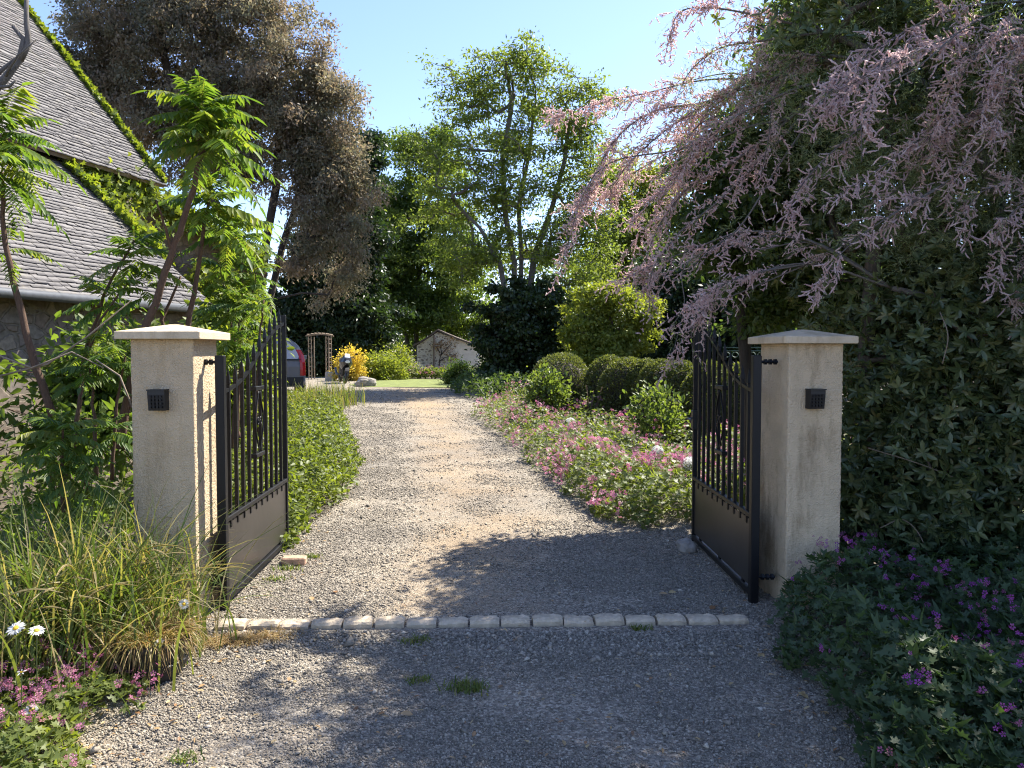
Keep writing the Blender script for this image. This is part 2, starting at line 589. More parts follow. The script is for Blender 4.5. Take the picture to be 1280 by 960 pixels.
M['gravel'] = gravel_mat()
M['pebble'] = rndmat('gravel_stones', [(.165, .145, .115), (.25, .22, .175), (.345, .30, .235), (.45, .395, .31), (.62, .555, .45)], .85, .3, .2, 200, .35)
M['soil'] = simple('soil', (.085, .068, .045), .95, 0, .4, 9, .8, 25)
M['grass_floor'] = simple('lawn', (.16, .19, .045), .95, 0, .35, 3, .8, 60)
M['slate'] = rndmat('slate', [(.078, .069, .066), (.10, .089, .085), (.126, .113, .108), (.165, .15, .142)], .62, .4, .35, 30, .4, (.16, .138, .10))
M['lime'] = simple('limewash', (.80, .72, .58), .9, 0, .12, 6, .3, 30)


def rubble(name, cols, mortar, scale=4.2, thr=.05):
    m, nt, b = nodes(name)
    tc = N(nt, 'ShaderNodeTexCoord')
    mp = N(nt, 'ShaderNodeMapping'); mp.inputs['Scale'].default_value = (1, 1, 1.6); nt.links.new(tc.outputs['Object'], mp.inputs[0])
    nd = N(nt, 'ShaderNodeTexNoise', i_Scale=5); nt.links.new(mp.outputs[0], nd.inputs['Vector'])
    mxv = N(nt, 'ShaderNodeMix', data_type='VECTOR'); mxv.inputs[0].default_value = .06
    nt.links.new(mp.outputs[0], mxv.inputs[4]); nt.links.new(nd.outputs['Color'], mxv.inputs[5])
    v = N(nt, 'ShaderNodeTexVoronoi', i_Scale=scale); ve = N(nt, 'ShaderNodeTexVoronoi', i_Scale=scale, feature='DISTANCE_TO_EDGE')
    for q in (v, ve): nt.links.new(mxv.outputs[1], q.inputs['Vector'])
    sp_ = N(nt, 'ShaderNodeSeparateColor'); nt.links.new(v.outputs['Color'], sp_.inputs[0])
    r = ramp(nt, [(i / (len(cols) - 1), c) for i, c in enumerate(cols)]); nt.links.new(sp_.outputs[0], r.inputs['Fac'])
    rm = ramp(nt, [(thr, (0, 0, 0)), (thr + .04, (1, 1, 1))]); nt.links.new(ve.outputs['Distance'], rm.inputs['Fac'])
    mx = N(nt, 'ShaderNodeMix', data_type='RGBA'); nt.links.new(rm.outputs[0], mx.inputs[0]); mx.inputs[6].default_value = (*mortar, 1); nt.links.new(r.outputs[0], mx.inputs[7])
    nz = N(nt, 'ShaderNodeTexNoise', i_Scale=22, i_Detail=6); nt.links.new(tc.outputs['Object'], nz.inputs['Vector'])
    rr = ramp(nt, [(.3, (.65, .65, .65)), (.7, (1.1, 1.1, 1.1))]); nt.links.new(nz.outputs['Fac'], rr.inputs['Fac'])
    mul = N(nt, 'ShaderNodeMix', data_type='RGBA', blend_type='MULTIPLY'); mul.inputs[0].default_value = 1
    nt.links.new(mx.outputs[2], mul.inputs[6]); nt.links.new(rr.outputs[0], mul.inputs[7]); nt.links.new(mul.outputs[2], b.inputs['Base Color'])
    b.inputs['Roughness'].default_value = .92
    bump(nt, b, rm.outputs[0], .8, .03)
    return m


M['rubble_dark'] = rubble('rubble_stone', [(.16, .12, .09), (.24, .18, .13), (.2, .17, .14), (.3, .24, .17)], (.2, .165, .12))
M['rubble_pale'] = rubble('rubble_limed', [(.2, .15, .11), (.3, .24, .18), (.42, .35, .27), (.5, .43, .34)], (.80, .72, .58), 4.5, .2)

# leaves
M['l_brown'] = leafmat('bronze_leaves', [(.15, .18, .09), (.20, .21, .12), (.245, .215, .14), (.31, .25, .17)], .5, (1.25, 1.15, .9))
M['l_dark'] = leafmat('dark_ivy_leaves', [(.018, .038, .012), (.03, .06, .018), (.05, .09, .025)], .3, (1.4, 1.7, .6), .4)
M['l_ash'] = leafmat('ash_leaves', [(.10, .16, .026), (.15, .215, .03), (.21, .27, .045)], .55, (1.5, 1.6, .6))
M['l_mid'] = leafmat('garden_tree_leaves', [(.06, .115, .02), (.10, .17, .024), (.16, .23, .034)], .55, (1.6, 1.7, .5))
M['l_yellow'] = leafmat('yellow_green_leaves', [(.14, .21, .022), (.2, .27, .026), (.27, .31, .04)], .55, (1.5, 1.5, .5))
M['l_far'] = leafmat('far_leaves', [(.045, .085, .024), (.072, .125, .03), (.115, .18, .04)], .45, (1.5, 1.7, .6))
M['l_gloss'] = leafmat('glossy_hedge_leaves', [(.045, .08, .034), (.072, .118, .046), (.105, .158, .056), (.145, .185, .062), (.22, .2, .06)], .33, (1.5, 1.7, .5), .36, .5)
M['l_box'] = leafmat('box_leaves', [(.06, .085, .02), (.095, .125, .028), (.16, .185, .05)], .4, (1.4, 1.5, .5))
M['l_lime'] = leafmat('creeper_leaves', [(.10, .17, .016), (.16, .24, .02), (.24, .30, .03)], .5, (1.6, 1.6, .4))
M['l_sumac'] = leafmat('sumac_leaves', [(.05, .12, .022), (.08, .17, .026), (.14, .23, .03), (.24, .25, .035)], .5, (1.6, 1.7, .45))
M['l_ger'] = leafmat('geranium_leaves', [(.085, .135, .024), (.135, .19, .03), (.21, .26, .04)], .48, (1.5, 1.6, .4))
M['l_ger_dark'] = leafmat('shaded_geranium_leaves', [(.036, .078, .03), (.056, .108, .036), (.08, .14, .042)], .38, (1.3, 1.6, .5))  # darker copy of the geranium leaves, hedge shade put into the colour
M['l_sedge'] = leafmat('sedge_blades', [(.06, .11, .018), (.10, .17, .024), (.16, .22, .034), (.25, .23, .08), (.40, .32, .16)], .45, (1.4, 1.5, .5))
M['l_straw'] = leafmat('dry_straw', [(.30, .2, .08), (.40, .27, .12), (.28, .24, .08), (.2, .2, .05)], .35, (1.2, 1.1, .7))
M['l_rose'] = leafmat('rose_leaves', [(.09, .15, .03), (.13, .20, .04), (.19, .25, .05)], .45, (1.5, 1.6, .5))
M['l_gold'] = leafmat('golden_leaves', [(.48, .40, .02), (.62, .52, .03), (.70, .6, .06)], .45, (1.3, 1.2, .5))
M['l_silver'] = leafmat('silver_leaves', [(.16, .2, .15), (.25, .28, .22), (.4, .4, .34)], .3, (1.2, 1.2, 1))
M['p_pink'] = leafmat('pink_petals', [(.36, .09, .19), (.46, .15, .27), (.54, .25, .35), (.40, .17, .17)], .4, (1.3, 1.1, 1.2))
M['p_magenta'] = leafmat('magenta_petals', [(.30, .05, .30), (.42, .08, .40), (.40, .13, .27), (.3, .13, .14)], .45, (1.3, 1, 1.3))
M['p_tam'] = leafmat('tamarisk_flowers', [(.60, .46, .44), (.70, .57, .54), (.78, .67, .62), (.84, .77, .71)], .5, (1.2, 1.05, 1.1))
M['p_white'] = leafmat('white_petals', [(.72, .72, .68), (.82, .82, .8)], .4, (1.1, 1.1, 1.1))
M['l_tam'] = leafmat('tamarisk_needles', [(.17, .22, .11), (.25, .30, .16), (.34, .36, .21)], .5, (1.4, 1.5, .7))
M['yolk'] = simple('daisy_centre', (.75, .46, .03), .7)
M['litter'] = leafmat('fallen_leaves', [(.28, .13, .04), (.4, .25, .09), (.5, .38, .15), (.18, .09, .04)], .2, (1, 1, 1))

# ================================================================== GROUND
def grid_sheet(name, xs_of_row, ys, mat, lift, attr=None):
    V, k = [], len(xs_of_row(ys[0]))
    for y in ys:
        for x in xs_of_row(y):
            V.append((x, y, float(gz(x, y)) + lift))
    r = np.arange(len(ys) - 1)[:, None] * k + np.arange(k - 1)[None]
    r = r.ravel()
    F = np.stack([r, r + 1, r + 1 + k, r + k], 1)
    o = mesh_obj(name, V, F, mat)
    if attr:
        a = o.data.attributes.new(attr[0], 'FLOAT', 'POINT')
        a.data.foreach_set('value', np.array([attr[1](v[0], v[1]) for v in V], np.float32))
    return o


gx = np.array([-900, -400, -150, -60, -30, -15, -8, -4, -2, 0, 2, 4, 8, 15, 30, 60, 150, 400, 900.])
gy = np.concatenate([[-900, -300, -80, -20, -5, 0], np.arange(2, 30, 2), [32, 36, 45, 60, 100, 200, 500, 1200]])
tag(grid_sheet('ground', lambda y: gx, gy, M['soil'], -.02), 'dark garden soil under the plants and out to the horizon', 'ground', kind='structure')

XL = [(-14, -3.2), (0, -2.3), (2.4, -1.9), (2.86, -1.80), (4.2, -1.86), (6, -1.83), (8, -1.78), (8.75, -1.95), (11, -2.3), (14, -3.0), (17.5, -4.3), (20, -7), (22, -12), (24, -15), (38, -15)]
XR = [(-14, 3.2), (0, 2.4), (2.86, 1.75), (4.2, 1.75), (6, 1.8), (7.3, 1.75), (7.7, 1.35), (9.5, .7), (12, .4), (15, .05), (18.6, -.4), (22, -.6), (26.4, -.5), (27.2, -5.2), (29, -6.2), (38, -6.4)]


def interp(tab, y):
    return float(np.interp(y, [a for a, _ in tab], [b for _, b in tab]))


def drow(y):
    a, b = interp(XL, y), interp(XR, y)
    t = np.linspace(0, 1, 25)
    j = .06 * mnoise.noise(Vector((y * 1.7, 3, 0)))
    return a + (b - a) * t + j


def earth(x, y):
    a = .0
    if y > 4.4:
        cx = -.3 - max(0, y - 7) * .13 - max(0, y - 16) * .1
        a += .44 * math.exp(-((x - cx) / .85) ** 2) - .17
        a -= .05 * math.exp(-((abs(x - cx) - 1.05) / .3) ** 2)
        if y > 18: a += .1
    else:
        a += -.02 + .10 * math.exp(-((y - 2.9) / .5) ** 2)
        a -= .16 * math.exp(-((y - 4.0) / .3) ** 2)
    return a


dy = np.concatenate([np.arange(-14, 2, 1.0), np.arange(2, 10, .15), np.arange(10, 38.1, .5)])
tag(grid_sheet('driveway', drow, dy, M['gravel'], 0.0, ('earth', earth)), 'grey gravel driveway with a tan worn strip, curving left past the gates', 'driveway', kind='structure')


def gravel_stones():
    n = 480000
    Y = 1 / rng.uniform(1 / 27.0, 1 / 2.5, n)
    a = np.array([interp(XL, y) for y in np.linspace(2, 28, 300)]); b = np.array([interp(XR, y) for y in np.linspace(2, 28, 300)])
    yl = np.linspace(2, 28, 300)
    xl, xr = np.interp(Y, yl, a) - .08, np.interp(Y, yl, b) + .08
    X = xl + (xr - xl) * rng.random(n)
    e = np.array([earth(x, y) + .5 * mnoise.noise(Vector((x * 1.6, y * 1.6, 0))) + .2 * mnoise.noise(Vector((x * 6, y * 6, 4))) for x, y in zip(X, Y)])
    keep = rng.random(n) < np.clip(.50 - 1.7 * e, .06, 1)
    keep &= ~((Y > 4.2) & (Y < 4.42) & (X > -1.7) & (X < 1.4))
    X, Y = X[keep], Y[keep]; n = len(X)
    s = rng.lognormal(-5.52, .42, n) * np.clip(.72 + Y * .07, .9, 2.4)
    big = (Y > 3.85) & (Y < 4.2); s[big] *= 1.4
    base = np.array([(1, 0, 0), (0, 1, 0), (-1, 0, 0), (0, -1, 0), (.1, .1, .8), (-.1, .05, -.6)])
    V = base[None] * rng.uniform(.6, 1.25, (n, 6, 1)) + rng.normal(0, .15, (n, 6, 3))
    V *= s[:, None, None]
    q = rng.random(n) * 2 * PI
    c, d = np.cos(q)[:, None], np.sin(q)[:, None]
    st = rng.uniform(.7, 1.5, n)[:, None]
    x, y = V[..., 0] * st, V[..., 1]
    W = np.stack([x * c - y * d + X[:, None], x * d + y * c + Y[:, None], V[..., 2] + (gz(X, Y) + s * .3)[:, None]], -1)
    F0 = np.array([(0, 1, 4), (1, 2, 4), (2, 3, 4), (3, 0, 4), (1, 0, 5), (2, 1, 5), (3, 2, 5), (0, 3, 5)])
    F = (np.arange(n) * 6)[:, None, None] + F0[None]
    R = np.clip(rng.beta(1.6, 2.2, n), 0, 1)
    o = mesh_obj('gravel', W.reshape(-1, 3), F.reshape(-1, 3), M['pebble'], rnd=np.repeat(R, 8))
    tag(o, 'loose grey and white gravel stones over the near driveway', 'gravel', kind='stuff')


gravel_stones()

# lawn patches far off
def sheet_poly(name, pts, mat, lift):
    V = [(x, y, float(gz(x, y)) + lift) for x, y in pts]
    return mesh_obj(name, V, [tuple(range(len(V)))], mat)


tag(sheet_poly('lawn', [(-6.15, 29), (-5.2, 27.3), (-.4, 26.6), (1.5, 27.5), (1.2, 34), (-5.6, 36.5), (-6.2, 36)], M['grass_floor'], .012), 'sunlit short lawn in front of the flower strip', 'lawn', kind='structure')
tag(sheet_poly('back_lawn', [(-12, 38), (-6.3, 38), (-6.0, 55), (-14, 55)], M['grass_floor'], .012), 'shaded lawn beyond the garden arch', 'lawn', kind='structure')

# ================================================================== KERB STONES
ORD = ['first', 'second', 'third', 'fourth', 'fifth', 'sixth', 'seventh', 'eighth', 'ninth', 'tenth', 'eleventh', 'twelfth', 'thirteenth', 'fourteenth', 'fifteenth', 'sixteenth', 'seventeenth']
A0, A1 = np.array([-1.66, 4.27]), np.array([1.36, 4.37])
nk = 17
for i in range(nk):
    a = A0 + (A1 - A0) * i / nk
    L = np.linalg.norm(A1 - A0) / nk
    w = L - rng.uniform(.008, .018)
    mb = MB()
    h, d = .038 + rng.uniform(-.009, .007), .115 + rng.uniform(-.01, .01)
    prof = [(-d / 2, -.06), (-d / 2, h * .55), (-d / 2 + .012, h * .85), (-d / 2 + .035, h), (d / 2 - .035, h), (d / 2 - .01, h * .8), (d / 2, -.06)]
    rings = []
    nseg = 9
    for s_ in range(nseg):
        u = s_ / (nseg - 1)
        e = min(u, 1 - u)
        k = 1 - .22 * math.exp(-e / .045)
        rings.append([(u * w, y * (1 - .12 * math.exp(-e / .05)) + rng.normal(0, .0022), z * k + rng.normal(0, .0022)) for y, z in prof])
    mb.loft(rings)
    o = mb.build('kerb_stone', M['kerb'], smooth=False)
    fix_normals(o)
    o.location = (a[0], a[1], 0.0); o.rotation_euler = (rng.normal(0, .02), rng.normal(0, .015), math.atan2(*(A1 - A0)[::-1]) + rng.normal(0, .02))
    o.data.materials[0] = M['kerb']
    where = 'beside the left gate leaf' if i == 0 else ('beside the right gate leaf' if i == nk - 1 else ORD[i] + ' in the row counted from the left gate leaf')
    tag(o, 'pale rounded kerb stone, ' + where, 'kerb stone', 'kerb stones across the gateway')

# ================================================================== GATE PILLARS
def pillar(loc, rz, hb, hc, label, smat, box_x, box_z, over=.062):
    root = empty('gate_pillar', loc, rz); tag(root, label, 'gate pillar', 'gate pillars')
    W, D, H = .36, .36, hb
    n = 36
    per = []
    r = .012
    for (x0, y0, x1, y1) in ((0, 0, W, 0), (W, 0, W, D), (W, D, 0, D), (0, D, 0, 0)):
        for i in range(n):
            u = i / n
            per.append((x0 + (x1 - x0) * u, y0 + (y1 - y0) * u))
    per = np.array(per); cen = np.array([W / 2, D / 2])
    # soften the corners
    pr = cen + (per - cen)
    for j in range(0, 4 * n, n):
        pr[j] = cen + (per[j] - cen) * .985
    zs = np.linspace(-.1, H, 170)
    nrm = np.zeros_like(pr)
    for j in range(4 * n):
        t = pr[(j + 1) % (4 * n)] - pr[j - 1]; nrm[j] = unit(np.array([t[1], -t[0]]))
    rings = []
    sd = loc[0] * 7
    for z in zs:
        ring = []
        for p, q in zip(pr, nrm):
            v = Vector((p[0] * 85 + sd, p[1] * 85, z * 85))
            dsp = .0027 * mnoise.noise(v) + .0018 * mnoise.noise(v * .5) + .002 * mnoise.noise(v * .04)
            ring.append((p[0] + q[0] * dsp, p[1] + q[1] * dsp, z))
        rings.append(ring)
    mb = MB(); mb.loft(rings); mb.build('shaft', smat, root)
    o = over; t = hc
    mb = MB()
    def sq(e, z, c=.006):
        a, b = -e, W + e
        return [(a + c, a, z), (b - c, a, z), (b, a + c, z), (b, b - c, z), (b - c, b, z), (a + c, b, z), (a, b - c, z), (a, a + c, z)]
    mb.loft([sq(o - .004, H + .001), sq(o, H + .004), sq(o, H + t - .004), sq(o - .004, H + t), sq(-W / 2 + .02, H + t + .045, .002)])
    mb.build('cap', M['cap'], root)
    # small black louvred box on the front
    mb = MB()
    x, z = box_x, box_z
    mb.prism([(0, z - .055), (-.05, z - .055), (-.062, z + .035), (-.062, z + .058), (0, z + .058)], 'x', x - .048, x + .048)
    fix_normals(bx := mb.build('light_box', M['plastic'], root))
    mb = MB()
    for i in range(4):
        for k in range(4):
            mb.box(x - .036 + i * .02, -.069, z - .04 + k * .02, x - .036 + i * .02 + .011, -.054, z - .04 + k * .02 + .011)
    g = mb.build('grille', M['black'], bx)
    mb = MB(); mb.box(x - .051, -.069, z + .059, x + .051, .001, z + .066); mb.build('lid', M['plastic'], bx)
    return root


pillar((-2.186, 4.40, 0), 0, 1.622, .046, 'tan rendered gate pillar beside the sedge, its inner face sunlit', M['stucco'], .17, 1.272)
pillar((1.675, 4.65, 0), math.radians(9), 1.60, .046, 'tan rendered gate pillar in front of the dark glossy hedge, grey stains', M['stucco_worn'], .16, 1.262)

# ================================================================== GATES
def gate(loc, rz, L, label, side):
    """leaf along local +Y from the hinge stile; side +1: the driveway is on +X"""
    root = empty('metal_gate', loc, rz); tag(root, label, 'gate', 'open double gate')
    b = M['black']
    mb = MB(); mb.box(-.026, -.026, -.05, .026, .026, 1.53, .004); mb.build('hinge_stile', b, root)
    mb = MB(); mb.box(-.017, L - .017, .02, .017, L + .017, 1.84, .003); mb.build('end_stile', b, root)
    mb = MB(); mb.box(-.02, .032, .035, .02, L - .022, .075, .003); mb.build('bottom_rail', b, root)
    mb = MB(); mb.box(-.018, .032, .52, .018, L - .022, .55, .003); mb.build('middle_rail', b, root)
    mb = MB(); mb.box(-.004, .034, .088, .004, L - .024, .505); mb.build('kick_panel', M['panel'], root)
    for y0 in np.linspace(.2, L - .2, 3):
        for z0, z1 in ((.074, .09), (.504, .522)):
            mb = MB(); mb.box(-.006, y0 - .02, z0, .006, y0 + .02, z1); mb.build('panel_tab', b, root)
    tab_s = [0, .13, .31, .40, .47, .55, .7, .92, 1.0]
    tab_z = [1.30, 1.325, 1.38, 1.445, 1.50, 1.556, 1.66, 1.765, 1.78]
    ys = np.linspace(.03, L - .02, 28)
    zr = np.interp(ys / L, tab_s, tab_z)
    zr = np.convolve(np.pad(zr, 3, 'edge'), np.ones(7) / 7, 'valid')
    mb = MB(); mb.loft([[(-.009, y, z - .011), (.009, y, z - .011), (.009, y, z + .011), (-.009, y, z + .011)] for y, z in zip(ys, zr)])
    fix_normals(mb.build('top_rail', b, root))
    for i in range(10):
        y = L * (i + 1) / 11
        zt = float(np.interp(y, ys, zr))
        mb = MB(); w = .0105
        sq = lambda z, w: [(-w + .0, y - w, z), (w, y - w, z), (w, y + w, z), (-w, y + w, z)]
        mb.loft([sq(.47, w), sq(zt + .03, w), sq(zt + .035, w * 1.25), sq(zt + .06, w * 1.1), sq(zt + .13, .001)])
        o = mb.build('bar', b, root); o.location.x = side * .0245 * 0
    # lozenge ornament held by two collars between the middle bars
    y0 = L * 5.5 / 11
    mb = MB()
    zz = np.linspace(.86, 1.28, 22)
    for s in (-1, 1):
        prof = [(side * .013, y0 + s * (.012 + .085 * max(0, math.sin((z - .86) / .42 * PI)) ** 1.3), z) for z in zz]
        mb.tube(prof, .0055, 5)
        q = np.linspace(0, 2.3 * PI, 18)
        mb.tube([(side * .013, y0 + s * (.03 - .026 * math.cos(t) * (1 - t / 11)), 1.07 + .034 * math.sin(t) * (1 - t / 11)) for t in q], .005, 5)
    mb.build('scroll', b, root, smooth=True)
    for z in (.84, 1.30):
        mb = MB(); mb.box(-.022, y0 - .1, z - .014, .022, y0 + .1, z + .014, .003); mb.build('collar', b, root)
    for z in (.16, 1.49):
        mb = MB()
        mb.tube([(-side * .03, 0, z), (-side * .13, 0, z)], .009, 8)
        for x in (.055, .085, .115):
            mb.tube([(-side * (x - .008), 0, z), (-side * (x + .008), 0, z)], .019, 6)
        mb.build('hinge_bolt', b, root)
    if side < 0:
        mb = MB(); mb.box(-.03, L - .05, .93, .025, L + .024, 1.08, .003); lk = mb.build('lock', M['plastic'], root)
        mb = MB(); mb.tube([(-.03, L - .02, 1.02), (-.065, L - .02, 1.02), (-.065, L - .13, 1.015)], .008, 7); mb.build('handle', M['zinc'], lk)
    return root


def heading(a, b):
    return math.atan2(-(b[0] - a[0]), b[1] - a[1])


gl0, gl1 = (-1.735, 4.57), (-1.80, 6.07)
gate((*gl0, 0), heading(gl0, gl1), 1.5, 'black metal gate leaf standing open beside the sunlit pillar and ground cover', 1)
gr0, gr1 = (1.495, 4.70), (1.475, 6.17)
gate((*gr0, 0), heading(gr0, gr1), 1.47, 'black metal gate leaf standing open in front of the clipped box balls', -1)

# bricks / stone that stop the leaves
mb = MB(); mb.box(-.085, -.05, 0, .085, .05, .055, .008)
o = mb.build('brick', M['brick']); o.location = tuple(G(368, 705)); o.rotation_euler = (0, .02, .12); o.location.z = .0
tag(o, 'pale orange brick lying on the gravel against the end of the left gate leaf', 'brick')


def lump(name, loc, r, mat, seed, sub=3, amp=.25):
    import bmesh
    bm = bmesh.new(); bmesh.ops.create_icosphere(bm, subdivisions=sub, radius=1)
    for v in bm.verts:
        n = mnoise.noise(v.co * 1.3 + Vector((seed, 0, 0))) * amp + mnoise.noise(v.co * 3.7 + Vector((seed, 5, 0))) * amp * .4
        v.co = Vector((v.co.x * r[0], v.co.y * r[1], v.co.z * r[2])) * (1 + n)
    me = bpy.data.meshes.new(name); bm.to_mesh(me); bm.free(); me.materials.append(mat)
    o = bpy.data.objects.new(name, me); C.objects.link(o); o.location = tuple(loc)
    return o


p = G(858, 688)
tag(lump('stone', (p[0], p[1], .03), (.075, .11, .06), M['rock'], 3), 'grey field stone lying at the foot of the right gate leaf', 'stone')
p = G(457, 483)
tag(lump('rock', (p[0], p[1], p[2] + .12), (.40, .3, .24), M['rock'], 9, 4), 'low rounded grey rock on the gravel near the motorcycle', 'rock')
# ================================================================== STONE HOUSE ON THE LEFT
th = math.radians(15)
HD = np.array([math.sin(th), math.cos(th), 0]); HN = np.array([math.cos(th), -math.sin(th), 0])
HO = np.array([-4.36, 11.3, 0.])


def H(t, n, z):
    """house space: t along the wall, n out towards the drive, z up"""
    return HO + HD * t + HN * n + np.array([0, 0, z])


def slates(name, p_eave0, p_eave1, up, rows, ew, eh, parent, seed=0, cut=None):
    """slate courses as real overlapping pieces over the plane spanned by the eave and the slope direction"""
    r = np.random.default_rng(seed)
    e = p_eave1 - p_eave0; Le = np.linalg.norm(e); e = e / Le
    n = unit(np.cross(e, up))
    if n[2] < 0: n = -n
    V, F, R = [], [], []
    for j in range(rows):
        x = -r.random() * ew
        wav = .012 * math.sin(j * 1.7)
        while x < Le:
            w = ew * r.uniform(.65, 1.3)
            a, b = max(0, x), min(Le, x + w - .006)
            x += w
            if b - a < .02: continue
            lo = j * eh + wav + r.normal(0, .010); hi = (j + 1) * eh + .05
            l0, l1 = .018 + r.uniform(0, .010), .003
            tl = r.normal(0, .006)
            k = len(V)
            for (xx, yy, zz) in ((a, lo + tl, l0), (b, lo - tl, l0 + r.normal(0, .003)), (b, hi, l1), (a, hi, l1), (a, lo + tl, l0 - .012), (b, lo - tl, l0 - .012)):
                V.append(p_eave0 + e * xx + up * yy + n * zz)
            F += [(k, k + 1, k + 2, k + 3), (k + 4, k + 5, k + 1, k)]
            q = r.random() * .7 + .3 * (.5 + .5 * mnoise.noise(Vector((x * .5, j * .2, seed))))
            R += [q, q]
    return mesh_obj(name, np.array(V), np.array(F), M['slate'], parent, rnd=np.array(R))


house = empty('stone_house', (0, 0, 0)); tag(house, 'long old stone house with two steep grey slate roofs, creeper along the edges', 'house')
p1, p2 = math.radians(40), math.radians(48.8)
upL = -HN * math.cos(p1) + np.array([0, 0, math.sin(p1)])
upU = -HN * math.cos(p2) + np.array([0, 0, math.sin(p2)])
# walls
def quadprism(name, pts, thick_dir, mat, parent):
    pts = [np.asarray(p, float) for p in pts]
    V = pts + [p + thick_dir for p in pts]
    k = len(pts)
    F = [tuple(range(k)), tuple(range(2 * k - 1, k - 1, -1))] + [(i, (i + 1) % k, k + (i + 1) % k, k + i) for i in range(k)]
    o = mesh_obj(name, V, F, mat, parent)
    return fix_normals(o)


T0 = -9.5
quadprism('wall', [H(T0, -.28, -.3), H(-.12, -.28, -.3), H(-.12, -.28, 2.42), H(T0, -.28, 2.42)], -HN * .5, M['rubble_dark'], house)
quadprism('gable', [H(-.14, -.8, -.3), H(-.14, -3.0, -.3), H(-.14, -3.0, 4.45), H(-.14, -.8, 2.66)], -HD * .4, M['rubble_dark'], house)
quadprism('wall', [H(T0, -3.02, -.3), H(1.95, -3.02, -.3), H(1.95, -3.02, 4.9), H(T0, -3.02, 4.9)], -HN * .5, M['rubble_dark'], house)
zr = 4.55 + 4.4 * math.tan(p2)
quadprism('gable', [H(1.93, -3.6, -.3), H(1.93, -10.4, -.3), H(1.93, -10.4, 4.9), H(1.93, -6.9, zr - .25), H(1.93, -3.6, 5.5)], -HD * .45, M['rubble_dark'], house)
# roof slabs then the slates on top
def slab(name, a, b, up, Ls, parent, mat):
    e = unit(b - a); n = np.cross(e, up); n = n if n[2] > 0 else -n
    return quadprism(name, [a, b, b + up * Ls, a + up * Ls], -unit(n) * .07, mat, parent)


LL = 2.8 / math.cos(p1)
r1 = slab('roof', H(T0, 0, 2.2), H(0, 0, 2.2), upL, LL, house, M['wood_grey'])
slates('slates', H(T0, 0, 2.2) - upL * .03, H(0, 0, 2.2) - upL * .03, upL, int(LL / .085), .17, .085, r1, 3)
LU = 4.4 / math.cos(p2)
r2 = slab('roof', H(T0, -2.5, 4.55), H(2.09, -2.5, 4.55), upU, LU, house, M['wood_grey'])
slates('slates', H(T0, -2.5, 4.55) - upU * .03, H(2.09, -2.5, 4.55) - upU * .03, upU, int(LU / .085), .17, .085, r2, 4)
upB = HN * math.cos(p2) + np.array([0, 0, math.sin(p2)])
r3 = slab('roof', H(T0, -2.5 - 8.8, 4.55), H(2.09, -2.5 - 8.8, 4.55), upB, LU, house, M['slate'])
mb = MB()
mb.tube([H(T0, .06, 2.17), H(-.02, .06, 2.15)], .055, 10)
mb.build('gutter', M['zinc'], house, smooth=True)
mb = MB(); mb.tube([H(-.4, .06, 2.15), H(-.4, -.1, 1.95), H(-.4, -.22, 1.8), H(-.4, -.22, 0)], .035, 8); mb.build('downpipe', M['zinc'], house, smooth=True)

# ------------------------------------------------------------------ second building farther along
barn = empty('stone_barn', (0, 0, 0)); tag(barn, 'low stone barn with a slate roof half hidden behind creeper, beyond the long house', 'barn')
BO = np.array([-6.0, 19.0, 0.])
BD = unit(np.array([-.36, .93, 0])); BN = np.array([BD[1], -BD[0], 0])
def B(t, n, z): return BO + BD * t + BN * n + np.array([0, 0, z])
hb = 3.55
pb = math.radians(34)
quadprism('wall', [B(.15, -.25, -.2), B(4.0, -.25, -.2), B(4.0, -.25, hb), B(.15, -.25, hb)], -BN * .45, M['rubble_dark'], barn)
quadprism('gable', [B(.12, -.3, -.2), B(.12, -6, -.2), B(.12, -6, hb), B(.12, -3.1, hb + 2.75 * math.tan(pb) + .1), B(.12, -.3, hb + .12)], BD * .45, M['rubble_dark'], barn)
upb = -BN * math.cos(pb) + np.array([0, 0, math.sin(pb)])
rb = slab('roof', B(0, 0, hb), B(4.2, 0, hb), upb, 3.1 / math.cos(pb), barn, M['wood_grey'])
slates('slates', B(0, 0, hb) - upb * .03, B(4.2, 0, hb) - upb * .03, upb, int(3.1 / math.cos(pb) / .12), .22, .12, rb, 8)
slab('roof', B(0, -6.2, hb), B(4.2, -6.2, hb), BN * math.cos(pb) + np.array([0, 0, math.sin(pb)]), 3.1 / math.cos(pb), barn, M['slate'])

# ------------------------------------------------------------------ small stone shed at the end of the garden
SY = 44.0
shed = empty('garden_shed', (0, 0, 0)); tag(shed, 'small stone shed with a pale gable and a sagging tiled roof', 'shed')
def S(px, py, d=0.0):
    return P(px, py, SY + d)
b0, b1 = S(519, 470), S(602, 470)
zl, zr_, za = S(519, 432)[2], S(602, 434)[2], S(547, 413.5)[2]
xl, xr, xa = b0[0], b1[0], S(547, 413)[0]
quadprism('gable', [(xl + .1, SY, -.2), (xr - .1, SY, -.2), (xr - .1, SY, zr_), (xa, SY, za - .08), (xl + .1, SY, zl)], np.array([0, .4, 0]), M['rubble_pale'], shed)
quadprism('render_patch', [(xa + 1.35, SY - .012, -.2), (xr - .1, SY - .012, -.2), (xr - .1, SY - .012, zr_ - .02), (xa + 1.25, SY - .012, zr_ + (za - zr_) * .45), (xa + 1.0, SY - .012, 1.6)], np.array([0, .012, 0]), M['lime'], shed)
quadprism('wall', [(xl + .1, SY + .4, -.2), (xl + .1, SY + 5, -.2), (xl + .1, SY + 5, zl), (xl + .1, SY + .4, zl)], np.array([.4, 0, 0]), M['rubble_pale'], shed)
